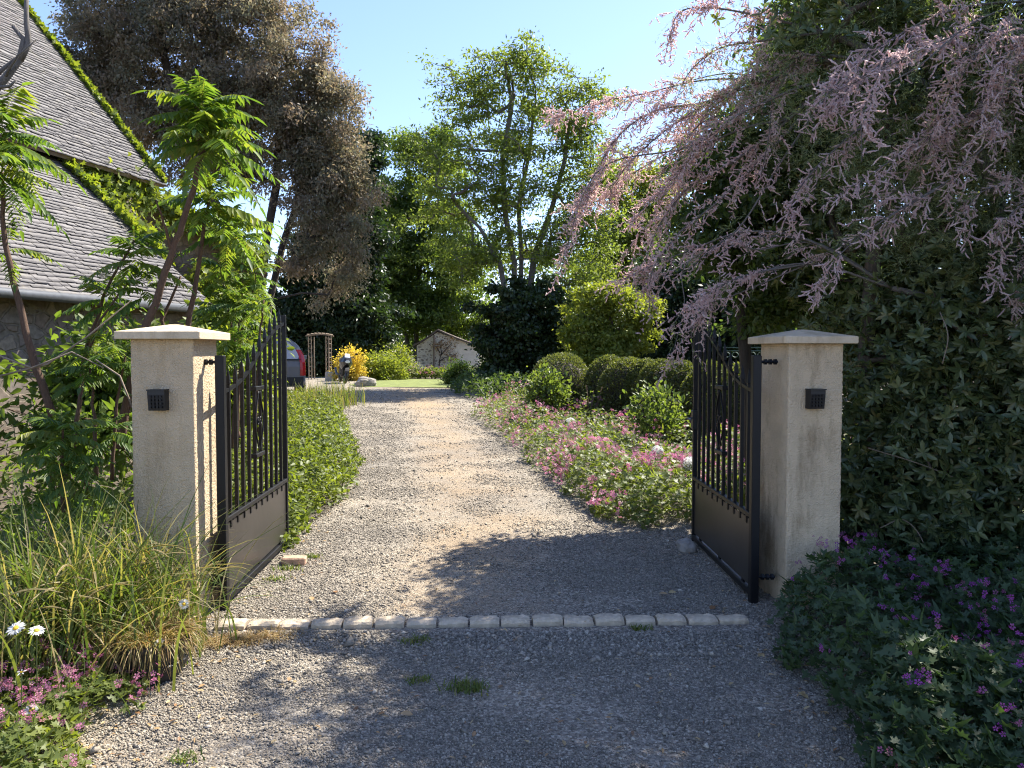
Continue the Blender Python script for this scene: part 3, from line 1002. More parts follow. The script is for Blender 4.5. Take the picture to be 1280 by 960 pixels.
quadprism('wall', [(xr - .1, SY + .4, -.2), (xr - .1, SY + 5, -.2), (xr - .1, SY + 5, zr_), (xr - .1, SY + .4, zr_)], np.array([-.4, 0, 0]), M['rubble_pale'], shed)
M['tile'] = simple('old_tiles', (.14, .11, .085), .9, 0, .4, 14, .6, 40)
for (xe, ze) in ((xl, zl), (xr, zr_)):
    sgn = 1 if xe > xa else -1
    ex, ez = xe + sgn * .12, ze - .06
    q = 12
    V, F = [], []
    for i in range(q + 1):
        u = i / q
        x, z = ex + (xa - ex) * u, ez + (za - ez) * u - .06 * math.sin(PI * u)
        for y, dz in ((SY - .14, 0), (SY + 5.1, 0)):
            V += [(x, y, z), (x, y, z + .10)]
    for i in range(q):
        k = 4 * i
        F += [(k, k + 4, k + 6, k + 2), (k + 1, k + 3, k + 7, k + 5), (k, k + 1, k + 5, k + 4), (k + 2, k + 6, k + 7, k + 3)]
    F += [(0, 2, 3, 1), (4 * q, 4 * q + 1, 4 * q + 3, 4 * q + 2)]
    fix_normals(mesh_obj('roof', V, F, M['tile'], shed))
# post and trained climber on the gable
mb = MB()
a, b = S(542.5, 464, -.2), S(542.5, 419, -.2)
mb.tube([a, b], .055, 8); mb.build('post', M['wood_grey'], shed)
ro = empty('wall_climber', S(551, 466, -.14)); tag(ro, 'bare trained climber with a few rusty leaves on the shed gable', 'climber')
off = np.array(ro.location)
mb = MB()
for pts in ([(551, 466), (549, 452), (552, 440), (549, 428)], [(551, 444), (558, 436), (565, 429)], [(550, 441), (545, 433), (540, 430)], [(549, 452), (556, 447), (562, 446)]):
    mb.tube(np.array([S(*p, -.14) for p in pts]) - off, [.04] + [.026] * (len(pts) - 2) + [.015], 6)
mb.build('stems', M['bark_dark'], ro, smooth=True)
lv = Leaves(); n = 260
cp_ = np.array([S(*p, -.18) for p in [(563, 428), (552, 430), (560, 441), (566, 448), (545, 432)]]) - off
pt = cp_[rng.integers(0, 5, n)] + rng.normal(0, .16, (n, 3)) * np.array([1, .2, 1])
lv.add(pt, randdir(n), randdir(n) - np.array([0, 1., 0]), .10, .06, T_OVAL); lv.build('leaves', M['litter'], ro)

# ================================================================== GARDEN ARCH, BLOCK
AY = 35.0
za0 = .3
def arch():
    c = P(398.5, 460, AY)
    root = empty('garden_arch', (c[0], AY, za0)); tag(root, 'thin wooden garden arch with trellis sides on the shaded lawn', 'garden arch')
    w, h, d = .46, 1.95, .5
    w1, w0 = w, .33
    for s in (-1, 1):
        for x in (w1, w0):
            for y in (0, d):
                mb = MB(); mb.box(s * x - .022, y - .022, 0, s * x + .022, y + .022, h, .003); mb.build('post', M['wood_grey'], root)
        mb = MB()
        for k in range(9):
            z = .15 + k * .21
            mb.box(min(s * w0, s * w1) + .023, -.008, z, max(s * w0, s * w1) - .023, .008, z + .025)
            mb.box(s * w1 - .006, .03, z, s * w1 + .006, d - .03, z + .025)
        mb.build('trellis', M['wood_grey'], root)
    for y in (-.03, d - .03):
        x = np.linspace(-.58, .58, 12)
        mb = MB(); mb.loft([[(q, y, h + .002 + .08 * (1 - (q / .58) ** 2)), (q, y + .06, h + .002 + .08 * (1 - (q / .58) ** 2)), (q, y + .06, h + .062 + .08 * (1 - (q / .58) ** 2)), (q, y, h + .062 + .08 * (1 - (q / .58) ** 2))] for q in x])
        fix_normals(mb.build('top_beam', M['wood_grey'], root))
    mb = MB()
    for q in np.linspace(-.5, .5, 7):
        mb.box(q - .02, -.08, h + .145 - .08 * (q / .58) ** 2, q + .02, d + .08, h + .185 - .08 * (q / .58) ** 2)
    mb.build('slats', M['wood_grey'], root)


arch()
p = P(413, 470, 33.5)
mb = MB(); mb.box(-.19, -.19, -.02, .19, .19, .36, .015); mb.box(-.15, -.15, .361, .15, .15, .385)
o = mb.build('stone_trough', M['stone_block']); o.location = (p[0], 33.5, .3)
tag(o, 'pale square stone trough standing at the foot of the garden arch', 'trough')

# ================================================================== CAR
def car():
    Yc, Xr = 21.7, P(341, 470, 21.7)[0]
    z0 = float(gz(0, Yc))
    root = empty('parked_car', (Xr - .62, Yc + 2.02, z0), math.radians(-72))
    tag(root, 'grey rounded car parked facing away behind the left gate, one red tail light showing', 'car')
    mp_, nt, b = nodes('grey_car_paint'); b.inputs['Base Color'].default_value = (.17, .165, .16, 1); b.inputs['Metallic'].default_value = .2
    b.inputs['Roughness'].default_value = .5; b.inputs['Coat Weight'].default_value = .15
    mg, nt, b = nodes('car_glass'); b.inputs['Base Color'].default_value = (.45, .46, .47, 1); b.inputs['Roughness'].default_value = .15; b.inputs['Coat Weight'].default_value = .5  # pale base colour stands in for sky reflected in the glass
    mr, nt, b = nodes('tail_lamp_red'); b.inputs['Base Color'].default_value = (.45, .012, .015, 1); b.inputs['Roughness'].default_value = .18
    mh, nt, b = nodes('head_lamp'); b.inputs['Base Color'].default_value = (.6, .62, .65, 1); b.inputs['Roughness'].default_value = .1
    # local axes: +x is the rear of the car
    def hw(u):   # half width of the cross-section at height share u
        return float(np.interp(u, [0, .06, .25, .5, .62, .74, .85, .93, .98, 1.0], [.90, .97, 1.0, .985, .93, .82, .64, .44, .22, 0]))
    US = [0, .04, .12, .25, .4, .5, .58, .66, .74, .80, .86, .91, .95, .98, 1.0]
    def section(x, w, zt, lean):
        pts = []
        for sg in (1, -1):
            for u in (US if sg > 0 else US[::-1][1:]):
                z = .3 + (zt - .3) * u
                pts.append((x - lean * max(0, z - .95), sg * w * hw(u), z))
        return pts
    ST = [(-2.2, .66, .74, 0), (-2.12, .76, .86, 0), (-1.3, .84, 1.03, 0), (-.95, .86, 1.2, 0), (-.3, .87, 1.76, 0), (.4, .88, 1.85, 0), (1.3, .88, 1.84, .0), (1.95, .88, 1.82, .30), (2.08, .86, 1.80, .30), (2.13, .78, 1.74, .30)]
    mb = MB(); mb.loft([section(*q) for q in ST]); fix_normals(mb.build('body', mp_, root))
    def rx(z): return 2.138 - .30 * max(0, z - .95)
    def rear_panel(name, poly, mat, d0=0.0, d1=.012, parent=None):
        k = len(poly)
        V = [(rx(z) + d1, y, z) for y, z in poly] + [(rx(z) + d0 - .03, y, z) for y, z in poly]
        F = [tuple(range(k)), tuple(range(2 * k - 1, k - 1, -1))] + [(i, (i + 1) % k, k + (i + 1) % k, k + i) for i in range(k)]
        return fix_normals(mesh_obj(name, V, F, mat, parent or root))
    us = [.60, .66, .74, .80, .86, .90]
    right = [(.78 * .93 * hw(u), .3 + 1.44 * u) for u in us]
    rear_panel('rear_window', [(.66, 1.10)] + right + [(-y, z) for y, z in right[::-1]] + [(-.66, 1.10)], mg)
    rear_panel('trim_strip', [(.74, 1.06), (.74, 1.09), (-.74, 1.09), (-.74, 1.06)], M['plastic'])
    rear_panel('bumper', [(.8, .34), (.8, .58), (-.8, .58), (-.8, .34)], M['plastic'], 0, .05)
    rear_panel('tailgate_handle', [(.12, .86), (.12, .90), (-.12, .90), (-.12, .86)], M['plastic'], 0, .02)
    for s in (-1, 1):
        zz = [.62, .8, 1.0, 1.2, 1.36]
        V, F = [], []
        for z in zz:
            u = (z - .3) / 1.5
            yo = .875 * hw(u)
            for (x, y) in ((2.0, yo + .008), (2.09, yo * .985 + .008), (2.15, yo * .9), (2.15, yo * .9 - .07), (2.0, yo * .9 - .07)):
                V.append((x - .3 * max(0, z - .95), s * y, z))
        for i in range(len(zz) - 1):
            for j in range(5):
                a_, b_ = i * 5 + j, i * 5 + (j + 1) % 5
                F.append((a_, b_, b_ + 5, a_ + 5))
        F += [(4, 3, 2, 1, 0), tuple(range(len(V) - 5, len(V)))]
        fix_normals(mesh_obj('tail_light', V, F, mr, root))
        for nm, x0, x1 in (('side_window', .25, 1.55), ('door_window', -.75, .15)):
            ring = []
            V, F = [], []
            for i, x in enumerate(np.linspace(x0, x1, 8)):
                zt = float(np.interp(x, [-.95, -.3, .4, 1.3], [1.2, 1.76, 1.85, 1.84]))
                for u in (.53, .60, .68, .76, .83):
                    z = .3 + (zt - .3) * u
                    V.append((x, s * (.885 * hw(u) + .004), z))
            for i in range(7):
                for j in range(4):
                    F.append((i * 5 + j, i * 5 + j + 1, (i + 1) * 5 + j + 1, (i + 1) * 5 + j))
            o = mesh_obj(nm, V, F, mg, root)
            md = o.modifiers.new('thick', 'SOLIDIFY'); md.thickness = .01
        mb = MB(); mb.prism([(-2.2, .62), (-1.95, .66), (-1.98, .8), (-2.16, .78)], 'y', s * .5, s * .77); fix_normals(mb.build('headlight', mh, root))
        mb = MB(); mb.box(-.15, min(s * .875, s * .90), .93, .05, max(s * .875, s * .90), .96, .004); mb.build('door_handle', M['plastic'], root)
        mb = MB(); mb.box(-.85, min(s * .88, s * 1.05), 1.05, -.73, max(s * .88, s * 1.05), 1.19, .02); mb.build('mirror', mp_, root)
        for x in (-1.35, 1.3):
            w = empty('wheel', (x, s * .78, .31)); w.parent = root
            mb = MB()
            mb.loft([[(r * math.cos(q), y, r * math.sin(q)) for q in np.arange(28) * 2 * PI / 28] for r, y in ((.2, -.095), (.29, -.1), (.31, -.07), (.31, .07), (.29, .1), (.2, .095))], False, False)
            mb.build('tyre', M['plastic'], w, smooth=True)
            mb = MB()
            mb.loft([[(r * math.cos(q), y, r * math.sin(q)) for q in np.arange(20) * 2 * PI / 20] for r, y in ((.2, -.09), (.2, .09))])
            for q in range(5):
                a = q * 2 * PI / 5
                mb.tube([(0, s * .1, 0), (.19 * math.cos(a), s * .095, .19 * math.sin(a))], .022, 6)
            mb.build('rim', M['zinc'], w)


car()

# ================================================================== MOTORCYCLE
def motorcycle():
    c = P(428, 470, 31)
    root = empty('motorcycle', (c[0], 31, .3), math.radians(-70)); tag(root, 'black motorcycle with a pale windscreen leaning on its stand by the yellow shrub', 'motorcycle')
    root.rotation_euler = (math.radians(-6), 0, math.radians(-70))
    mw, nt, b = nodes('black_fairing'); b.inputs['Base Color'].default_value = (.02, .021, .023, 1); b.inputs['Roughness'].default_value = .25
    ms, nt, b = nodes('pale_screen'); b.inputs['Base Color'].default_value = (.55, .6, .66, 1); b.inputs['Roughness'].default_value = .08
    mh, nt, b = nodes('moto_headlamp'); b.inputs['Base Color'].default_value = (.8, .82, .85, 1); b.inputs['Roughness'].default_value = .08
    mt = M['plastic']
    for x in (.72, -.72):
        w = empty('wheel', (x, 0, .31)); w.parent = root
        mb = MB(); ring = []
        for i in range(29):
            q = i * 2 * PI / 28
            ring.append([((.25 + .06 * math.cos(t)) * math.cos(q), .062 * math.sin(t), (.25 + .06 * math.cos(t)) * math.sin(q)) for t in np.arange(10) * 2 * PI / 10])
        mb.loft(ring, False, False); mb.build('tyre', mt, w, smooth=True)
        mb = MB()
        for q in range(5):
            a = q * 2 * PI / 5
            mb.tube([(0, 0, 0), (.2 * math.cos(a), 0, .2 * math.sin(a))], .018, 6)
        mb.tube([(0, -.07, 0), (0, .07, 0)], .04, 10)
        mb.build('rim', M['zinc'], w)
    for s in (-1, 1):
        mb = MB(); mb.tube([(.72, s * .1, .31), (.56, s * .1, .72), (.46, s * .1, .98)], [.03, .03, .025], 8); mb.build('fork', M['black'], root, smooth=True)
    mb = MB()
    def sec(x, w, z0, z1): return [(x, -w * .6, z0), (x, w * .6, z0), (x, w, (z0 + z1) / 2), (x, w * .6, z1), (x, -w * .6, z1), (x, -w, (z0 + z1) / 2)]
    mb.loft([sec(.5, .08, .45, .7), sec(.3, .19, .28, .85), (sec(0, .19, .25, .85)), sec(-.3, .15, .3, .75), sec(-.45, .08, .4, .6)]); fix_normals(mb.build('engine', M['black'], root))
    mb = MB(); mb.loft([sec(.42, .1, .82, 1.0), sec(.25, .17, .78, 1.06), sec(.0, .17, .76, 1.04), sec(-.18, .1, .74, .92)]); fix_normals(mb.build('fuel_tank', M['black'], root, smooth=False))
    mb = MB(); mb.loft([sec(-.1, .12, .80, .90), sec(-.35, .16, .80, .89), sec(-.7, .14, .86, .97), sec(-.98, .08, .93, 1.02)]); fix_normals(mb.build('seat', mt, root))
    mb = MB(); mb.loft([sec(.88, .05, .78, .92), sec(.78, .17, .7, 1.02), sec(.6, .24, .6, 1.08), sec(.42, .25, .55, 1.05), sec(.3, .24, .5, .9)]); fix_normals(mb.build('fairing', mw, root))
    mb = MB(); mb.loft([[(.74, -.11, 1.02), (.74, .11, 1.02), (.72, .10, 1.03), (.72, -.10, 1.03)], [(.56, -.09, 1.19), (.56, .09, 1.19), (.54, .085, 1.19), (.54, -.085, 1.19)]]); fix_normals(mb.build('windscreen', ms, root))
    mb = MB(); mb.loft([[(.885 - .03 * k, .09 * r * math.cos(q), .87 + .06 * r * math.sin(q)) for q in np.arange(14) * 2 * PI / 14] for k, r in ((0, .6), (.3, 1), (2, 1))]); fix_normals(mb.build('headlight', mh, root))
    mb = MB(); mb.tube([(.36, -.36, 1.04), (.42, -.2, 1.08), (.44, 0, 1.09), (.42, .2, 1.08), (.36, .36, 1.04)], .015, 7); mb.build('handlebar', M['black'], root, smooth=True)
    for s in (-1, 1):
        mb = MB(); mb.tube([(.5, s * .24, 1.06), (.47, s * .36, 1.2)], .009, 6); mb.loft([[(.47 + a, s * .38 + .06 * math.cos(q), 1.21 + .04 * math.sin(q)) for q in np.arange(10) * 2 * PI / 10] for a in (-.015, .015)]); mb.build('mirror', M['black'], root)
    mb = MB(); mb.tube([(.1, -.2, .35), (-.3, -.22, .32), (-.55, -.22, .42), (-.9, -.22, .56)], [.03, .04, .055, .055], 9); mb.build('exhaust', M['zinc'], root, smooth=True)
    mb = MB(); mb.loft([[(.72 + .35 * math.cos(q), y, .31 + .35 * math.sin(q)) for y in (-.08, .08)] + [(.72 + .365 * math.cos(q), y, .31 + .365 * math.sin(q)) for y in (.08, -.08)] for q in np.linspace(.3, 2.6, 10)]); fix_normals(mb.build('mudguard', M['black'], root))
    mb = MB(); mb.tube([(-.05, .14, .3), (-.12, .3, .02)], .014, 6); mb.build('side_stand', M['black'], root)


motorcycle()

# ================================================================== WIRE SUPPORT BEHIND THE RIGHT GATE
def wire_frame():
    Y = 8.6
    a, b = P(905, 440, Y), P(965, 440, Y)
    root = empty('wire_support', (a[0], Y, 0)); tag(root, 'thin green wire plant support standing behind the right gate', 'plant support')
    mg = simple('green_wire', (.10, .16, .13), .5)
    L = b[0] - a[0]
    for x in (0, L):
        mb = MB(); mb.tube([(x, 0, 0), (x, 0, P(905, 433.5, Y)[2])], .009, 6); mb.build('post', mg, root)
    for py in (434.5, 438.5):
        z = P(900, py, Y)[2]
        mb = MB(); mb.tube([(0, 0, z), (L, 0, z)], .007, 6); mb.build('rail', mg, root)
    mb = MB()
    for x in np.linspace(.03, L - .03, 6):
        q = np.linspace(0, 2 * PI, 12)
        mb.tube([(x + .035 * np.cos(t), 0, P(900, 443.5, Y)[2] + .028 * np.sin(t)) for t in q], .005, 4)
    mb.build('loop', mg, root)


wire_frame()
# ================================================================== BED PLANTING (stuff)
def inside(poly, X, Y):
    poly = np.asarray(poly); n = len(poly); c = np.zeros(len(X), bool)
    for i in range(n):
        x0, y0 = poly[i]; x1, y1 = poly[(i + 1) % n]
        k = ((y0 > Y) != (y1 > Y)) & (X < (x1 - x0) * (Y - y0) / ((y1 - y0) + 1e-12) + x0)
        c ^= k
    return c


def edgedist(poly, X, Y):
    poly = np.asarray(poly); d = np.full(len(X), 1e9)
    for i in range(len(poly)):
        a = poly[i]; b = poly[(i + 1) % len(poly)]; e = b - a
        t = np.clip(((X - a[0]) * e[0] + (Y - a[1]) * e[1]) / (e @ e + 1e-12), 0, 1)
        d = np.minimum(d, np.hypot(X - a[0] - t * e[0], Y - a[1] - t * e[1]))
    return d


def pnoise(X, Y, s, seed=0):
    return np.array([mnoise.noise(Vector((x * s, y * s, seed))) for x, y in zip(X, Y)])


def sample_poly(poly, n, near=True):
    poly = np.asarray(poly); lo, hi = poly.min(0), poly.max(0)
    lo[1] = max(lo[1], .8)
    xs, ys = [], []
    got = 0
    while got < n:
        m = n * 2
        Y = 1 / rng.uniform(1 / hi[1], 1 / lo[1], m) if near else rng.uniform(lo[1], hi[1], m)
        X = rng.uniform(lo[0], hi[0], m)
        k = inside(poly, X, Y)
        xs.append(X[k]); ys.append(Y[k]); got += k.sum()
    return np.concatenate(xs)[:n], np.concatenate(ys)[:n]


def bed(name, label, poly, n, h, size, lmat, flowers=None, tmpl=T_PALM, edge=.3, near=True, bumps=.5, bs=2.2, fs=.018, nf=0, seed=0, wid=1.0, tilt=.55, fclump=1.2):
    X, Y = sample_poly(poly, n, near)
    d = edgedist(poly, X, Y)
    k = d > edge * (.25 + .55 * pnoise(X, Y, 3.1, seed + 21) + .3 * pnoise(X, Y, 9, seed + 22))
    X, Y, d = X[k], Y[k], d[k]; n = len(X)
    hh = h * np.clip(d / edge, .12, 1) ** .6 * (1 + bumps * pnoise(X, Y, bs, seed) + .25 * pnoise(X, Y, bs * 3.5, seed + 3))
    u = 1 - rng.random(n) ** 1.7 * .85
    Z = gz(X, Y) + np.maximum(hh * u, .02)
    D = randdir(n); D[:, 2] *= .5
    Nn = unit(randdir(n) * tilt + np.array([0, 0, 1.0]) + np.array([0, -.25, 0]))
    L = size * rng.uniform(.45, 1.35, n)
    lv = Leaves()
    q = rng.random(n) < .10
    lv.add(np.stack([X, Y, Z], 1)[q], D[q] + np.array([0, 0, .9]), randdir(int(q.sum())), L[q] * 1.5, L[q] * .35, T_LANCE, .4 + .6 * rng.random(int(q.sum())))
    lv.add(np.stack([X, Y, Z], 1), D, Nn, L, L * wid, tmpl, np.clip(.6 * rng.random(n) + .4 * (.5 + pnoise(X, Y, 3, 7)), 0, 1))
    o = lv.build(name, lmat); tag(o, label, 'ground cover', kind='stuff')
    if nf:
        X, Y = sample_poly(poly, nf * 3, near)
        w = pnoise(X, Y, fclump, seed + 9) + .6 * pnoise(X, Y, fclump * 4, seed + 11)
        k = np.argsort(-(w + rng.normal(0, .16, len(w))))[:nf]
        X, Y = X[k], Y[k]
        d = edgedist(poly, X, Y)
        hh = h * np.clip(d / edge, .2, 1) ** .6 * (1 + bumps * pnoise(X, Y, bs, seed) + .25 * pnoise(X, Y, bs * 3.5, seed + 3))
        Z = gz(X, Y) + hh + rng.uniform(-.02, .07, nf)
        lv = Leaves()
        c = np.stack([X, Y, Z], 1)
        m = 4
        cc = np.repeat(c, m, 0) + rng.normal(0, fs * 1.1, (nf * m, 3))
        L = fs * rng.uniform(.7, 1.3, nf * m)
        lv.add(cc, randdir(nf * m), unit(randdir(nf * m) * .8 + np.array([0, -.5, .8])), L, L, T_FLOWER, np.repeat(rng.random(nf), m) * .7 + .3 * rng.random(nf * m))
        lv.build('flowers', flowers, o)
    return o


def gp(*pts): return [tuple(G(x, y)[:2]) for x, y in pts]


# right foreground geraniums, in the shade of the hedge
polyA = gp((948, 790), (968, 830), (1003, 880), (1040, 935), (1075, 990)) + [(1.3, 2.35), (4.2, 2.35), (5.2, 5.4), (2.2, 5.5), (1.62, 4.62), (1.50, 4.52)]
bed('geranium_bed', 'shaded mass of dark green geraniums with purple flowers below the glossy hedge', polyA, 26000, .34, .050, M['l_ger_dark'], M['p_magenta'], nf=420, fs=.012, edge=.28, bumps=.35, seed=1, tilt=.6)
# right bed by the drive
polyB = gp((584, 520), (606, 536), (636, 560), (676, 598), (716, 630), (755, 655), (805, 664), (868, 660)) + [(1.8, 6.6), (4.5, 6.2), (8, 9), (6, 15), (2.5, 20), (-.2, 21.2)]
bed('flower_bed', 'sunlit bed of geraniums with pink flowers along the right of the drive', polyB, 56000, .38, .055, M['l_ger'], M['p_pink'], nf=2300, fs=.022, edge=.4, bumps=.75, seed=4, bs=1.6)
# left ground cover
polyC = gp((357, 690), (396, 672), (425, 640), (449, 604), (455, 580), (445, 556), (436, 530), (430, 512)) + [(-5.2, 19.5), (-7, 18), (-6, 12), (-3.8, 8), (-2.3, 5.6), (-1.95, 5.6)]
bed('ground_cover', 'bright green leafy ground cover along the left of the drive behind the gate', polyC, 46000, .42, .058, M['l_ger'], tmpl=T_OVAL, edge=.35, bumps=.8, seed=6, wid=.55, tilt=.9)
# left foreground pink geraniums
polyD = gp((205, 868), (165, 905), (120, 945), (90, 990)) + [(-1.6, 2.45), (-3.2, 2.45), (-3.6, 3.6), (-2.4, 3.85), (-1.95, 3.7)]
bed('pink_geraniums', 'low pink flowering geraniums at the left road edge below the daisies', polyD, 11000, .17, .034, M['l_ger'], M['p_pink'], nf=800, fs=.012, edge=.2, bumps=.5, seed=8)
# general low cover left under the sedge and saplings
polyE = [(-2.2, 3.9), (-2.25, 5.6), (-3.6, 8.2), (-4.2, 10.8), (-7, 8), (-7, 3), (-4, 3)]
bed('undergrowth', 'tangled green weeds under the saplings beside the stone house', polyE, 9000, .5, .10, M['l_mid'], tmpl=T_LANCE, edge=.3, bumps=.5, seed=10, wid=.4, tilt=1.2)
# flower strip in front of the shed, lavender edge
polyF = [(-6.3, 36.2), (-.2, 33.4), (1.2, 33.8), (1.2, 35.2), (-6.3, 38.0)]
bed('flower_strip', 'long strip of pink and green border plants in front of the stone shed', polyF, 9000, .42, .12, M['l_ger'], M['p_pink'], nf=260, fs=.035, edge=.35, near=False, seed=12)
# low planting at the foot of the ivy tree
polyG = gp((556, 490), (575, 497), (600, 503), (640, 500)) + [(2.5, 24), (3, 31), (-1.2, 32)]
bed('border_plants', 'dark low border plants at the foot of the ivy covered tree', polyG, 9000, .55, .13, M['l_far'], tmpl=T_OVAL, edge=.5, near=False, seed=14, wid=.5, tilt=1.0)

# ================================================================== BACKGROUND WOOD
def wood():
    lv = Leaves()
    n = 52000
    cs, rs = [], []
    for i in range(150):
        x = rng.uniform(-52, 52); y = 60 + rng.uniform(-4, 8) + abs(x) * -.12
        h = rng.uniform(6, 10.5) * (1 if abs(x + 20) > 3 else .8)
        if -21.5 < x < -15.5: h = min(h, 5.0)
        cs.append((x, y, h * .5)); rs.append((rng.uniform(1.8, 3.2), 1.8, h * .55))
    cs, rs = np.array(cs), np.array(rs)
    i = rng.integers(0, len(cs), n)
    pt = cs[i] + in_ellipsoid(n, .28) * rs[i]
    pt[:, 2] = np.maximum(pt[:, 2], .1)
    L = rng.uniform(.3, .6, n)
    lv.add(pt, randdir(n), randdir(n, .5), L, L * .6, T_DIAMOND, np.clip(.6 * rng.random(len(cs))[i] + .4 * rng.random(n), 0, 1))
    tag(lv.build('far_wood', M['l_far']), 'dark continuous woodland closing the end of the garden', 'woodland', kind='stuff')


wood()

# ================================================================== TREES
def g0(px, Y, dx=0): 
    x = P(px, 470, Y)[0] + dx
    return np.array([x, Y, float(gz(x, Y)) - .1])


def trunk(px0, pts, Y):
    """pts: pixel points from low to high"""
    a = [g0(px0, Y)] + [P(x, y, Y + d) for x, y, d in pts]
    return np.array(a)


# big bronze leaved tree on the left
Y = 25.0
tree('bronze_tree', 'tall airy tree with bronze brown leaves rising behind the house roof', 'tree',
     [trunk(322, [(325, 380, 0), (333, 300, 0), (345, 235, 0), (350, 150, .3), (340, 60, .5), (330, -30, .5)], Y),
      trunk(316, [(312, 380, -.2), (300, 320, -.5), (262, 240, -.8), (225, 150, -.8), (205, 70, -.6), (195, 0, -.5)], Y),
      trunk(328, [(336, 380, .2), (355, 300, .4), (385, 220, .6), (400, 140, .6), (395, 80, .6)], Y)],
     [Eg(120, 70, 65, 75, Y), Eg(190, 0, 110, 90, Y), Eg(290, 10, 90, 80, Y), Eg(230, 110, 100, 80, Y), Eg(330, 110, 80, 100, Y), Eg(385, 150, 45, 70, Y), Eg(160, 150, 55, 60, Y),
      Eg(395, 240, 40, 80, Y), Eg(420, 200, 40, 60, Y), Eg(290, 200, 70, 50, Y), Eg(370, 315, 25, 20, Y), Eg(240, -80, 130, 50, Y), Eg(430, 250, 32, 60, Y), Eg(425, 330, 30, 70, Y), Eg(410, 120, 40, 50, Y), Eg(260, 160, 70, 60, Y), Eg(100, 110, 50, 50, Y)],
     430, 108000, (.135, .40), M['l_brown'], M['bark_dark'], 'garden trees', sigma=.35, hang=-.75, up=.1, outward=.3, tip_r=.014, flat=.8, maxr=.15, sub=4, bias=.5)
# dark ivy clad conifer column
Y = 40.0
tree('ivy_column_tree', 'tall dark evergreen column at the right edge of the bronze tree', 'tree', [trunk(418, [(418, 380, 0), (425, 280, 0), (440, 190, 0), (450, 150, 0)], Y)],
     [Eg(410, 400, 38, 60, Y), Eg(418, 320, 42, 70, Y), Eg(432, 240, 32, 60, Y), Eg(448, 185, 18, 40, Y), Eg(450, 300, 22, 60, Y), Eg(385, 360, 25, 70, Y)],
     120, 30000, (.22, .6), M['l_dark'], M['bark_dark'], 'garden trees', sigma=.4, hang=-.4, tip_r=.02, maxr=.3)
# dark little one by the arch, left
Y = 40.0
tree('dark_evergreen', 'dark evergreen bush behind the car and the garden arch', 'tree', [trunk(370, [(368, 440, 0), (366, 400, 0)], Y)],
     [Eg(350, 435, 40, 40, Y), Eg(385, 420, 40, 50, Y), Eg(365, 400, 30, 30, Y), Eg(420, 425, 40, 60, Y), Eg(450, 400, 40, 60, Y)],
     90, 20000, (.22, .6), M['l_dark'], M['bark_dark'], 'garden trees', sigma=.5, tip_r=.02, maxr=.3)
# ash tree in the middle
Y = 27.0
tree('ash_tree', 'tall pale green many stemmed tree standing in the middle against the sky', 'tree',
     [trunk(645, [(643, 400, 0), (643, 330, 0), (632, 270, 0), (628, 200, 0), (640, 130, .3), (632, 80, .3)], Y),
      trunk(652, [(650, 390, .2), (652, 320, .2), (648, 260, .5), (662, 190, .6), (668, 130, .5)], Y),
      trunk(656, [(658, 390, .1), (668, 320, .3), (690, 260, .3), (706, 200, .3), (712, 150, 0)], Y),
      trunk(640, [(636, 390, -.2), (625, 330, -.4), (600, 285, -.6), (570, 255, -.5)], Y)],
     [Eg(635, 90, 55, 38, Y), Eg(680, 110, 55, 36, Y), Eg(590, 120, 42, 42, Y), Eg(570, 190, 45, 50, Y), Eg(660, 170, 70, 40, Y), Eg(720, 150, 42, 45, Y), Eg(735, 215, 40, 45, Y), Eg(640, 240, 80, 45, Y),
      Eg(575, 260, 60, 40, Y), Eg(720, 280, 60, 45, Y), Eg(660, 310, 70, 40, Y), Eg(590, 330, 50, 40, Y), Eg(745, 120, 22, 14, Y), Eg(560, 90, 12, 10, Y), Eg(725, 340, 55, 35, Y)],
     260, 20000, (.15, .42), M['l_ash'], M['bark_grey'], 'garden trees', sigma=.38, hang=-.15, up=.4, tip_r=.016, flat=.45, maxr=.2, sub=4, bias=.5, curve=.35, asc=1.2)
# pale green trees left of the ash
Y = 50.0
tree('garden_tree', 'mid green bushy tree between the dark column and the tall pale tree', 'tree', [trunk(520, [(520, 400, 0), (525, 330, 0), (535, 250, 0), (545, 190, 0)], Y), trunk(515, [(505, 400, .2), (495, 330, .4), (500, 270, .4)], Y)],
     [Eg(500, 300, 45, 55, Y), Eg(535, 230, 40, 60, Y), Eg(548, 185, 20, 35, Y), Eg(490, 250, 30, 40, Y), Eg(560, 320, 50, 60, Y), Eg(500, 375, 48, 40, Y), Eg(570, 390, 45, 35, Y), Eg(505, 190, 20, 16, Y), Eg(470, 345, 25, 50, Y), Eg(545, 400, 50, 30, Y)],
     190, 36000, (.25, .45), M['l_mid'], M['bark'], 'garden trees', sigma=.6, tip_r=.018, flat=.55, maxr=.25, sub=4)
Y = 47.0
tree('slim_poplar', 'slim pale tree behind the golden shrub beside the dark column', 'tree', [trunk(462, [(462, 420, 0), (464, 360, 0), (468, 290, 0)], Y)],
     [Eg(462, 390, 22, 40, Y), Eg(466, 340, 26, 45, Y), Eg(472, 290, 24, 40, Y), Eg(470, 250, 16, 30, Y)], 70, 13000, (.17, .5), M['l_ash'], M['bark_grey'], 'garden trees', sigma=.4, tip_r=.016, maxr=.18)
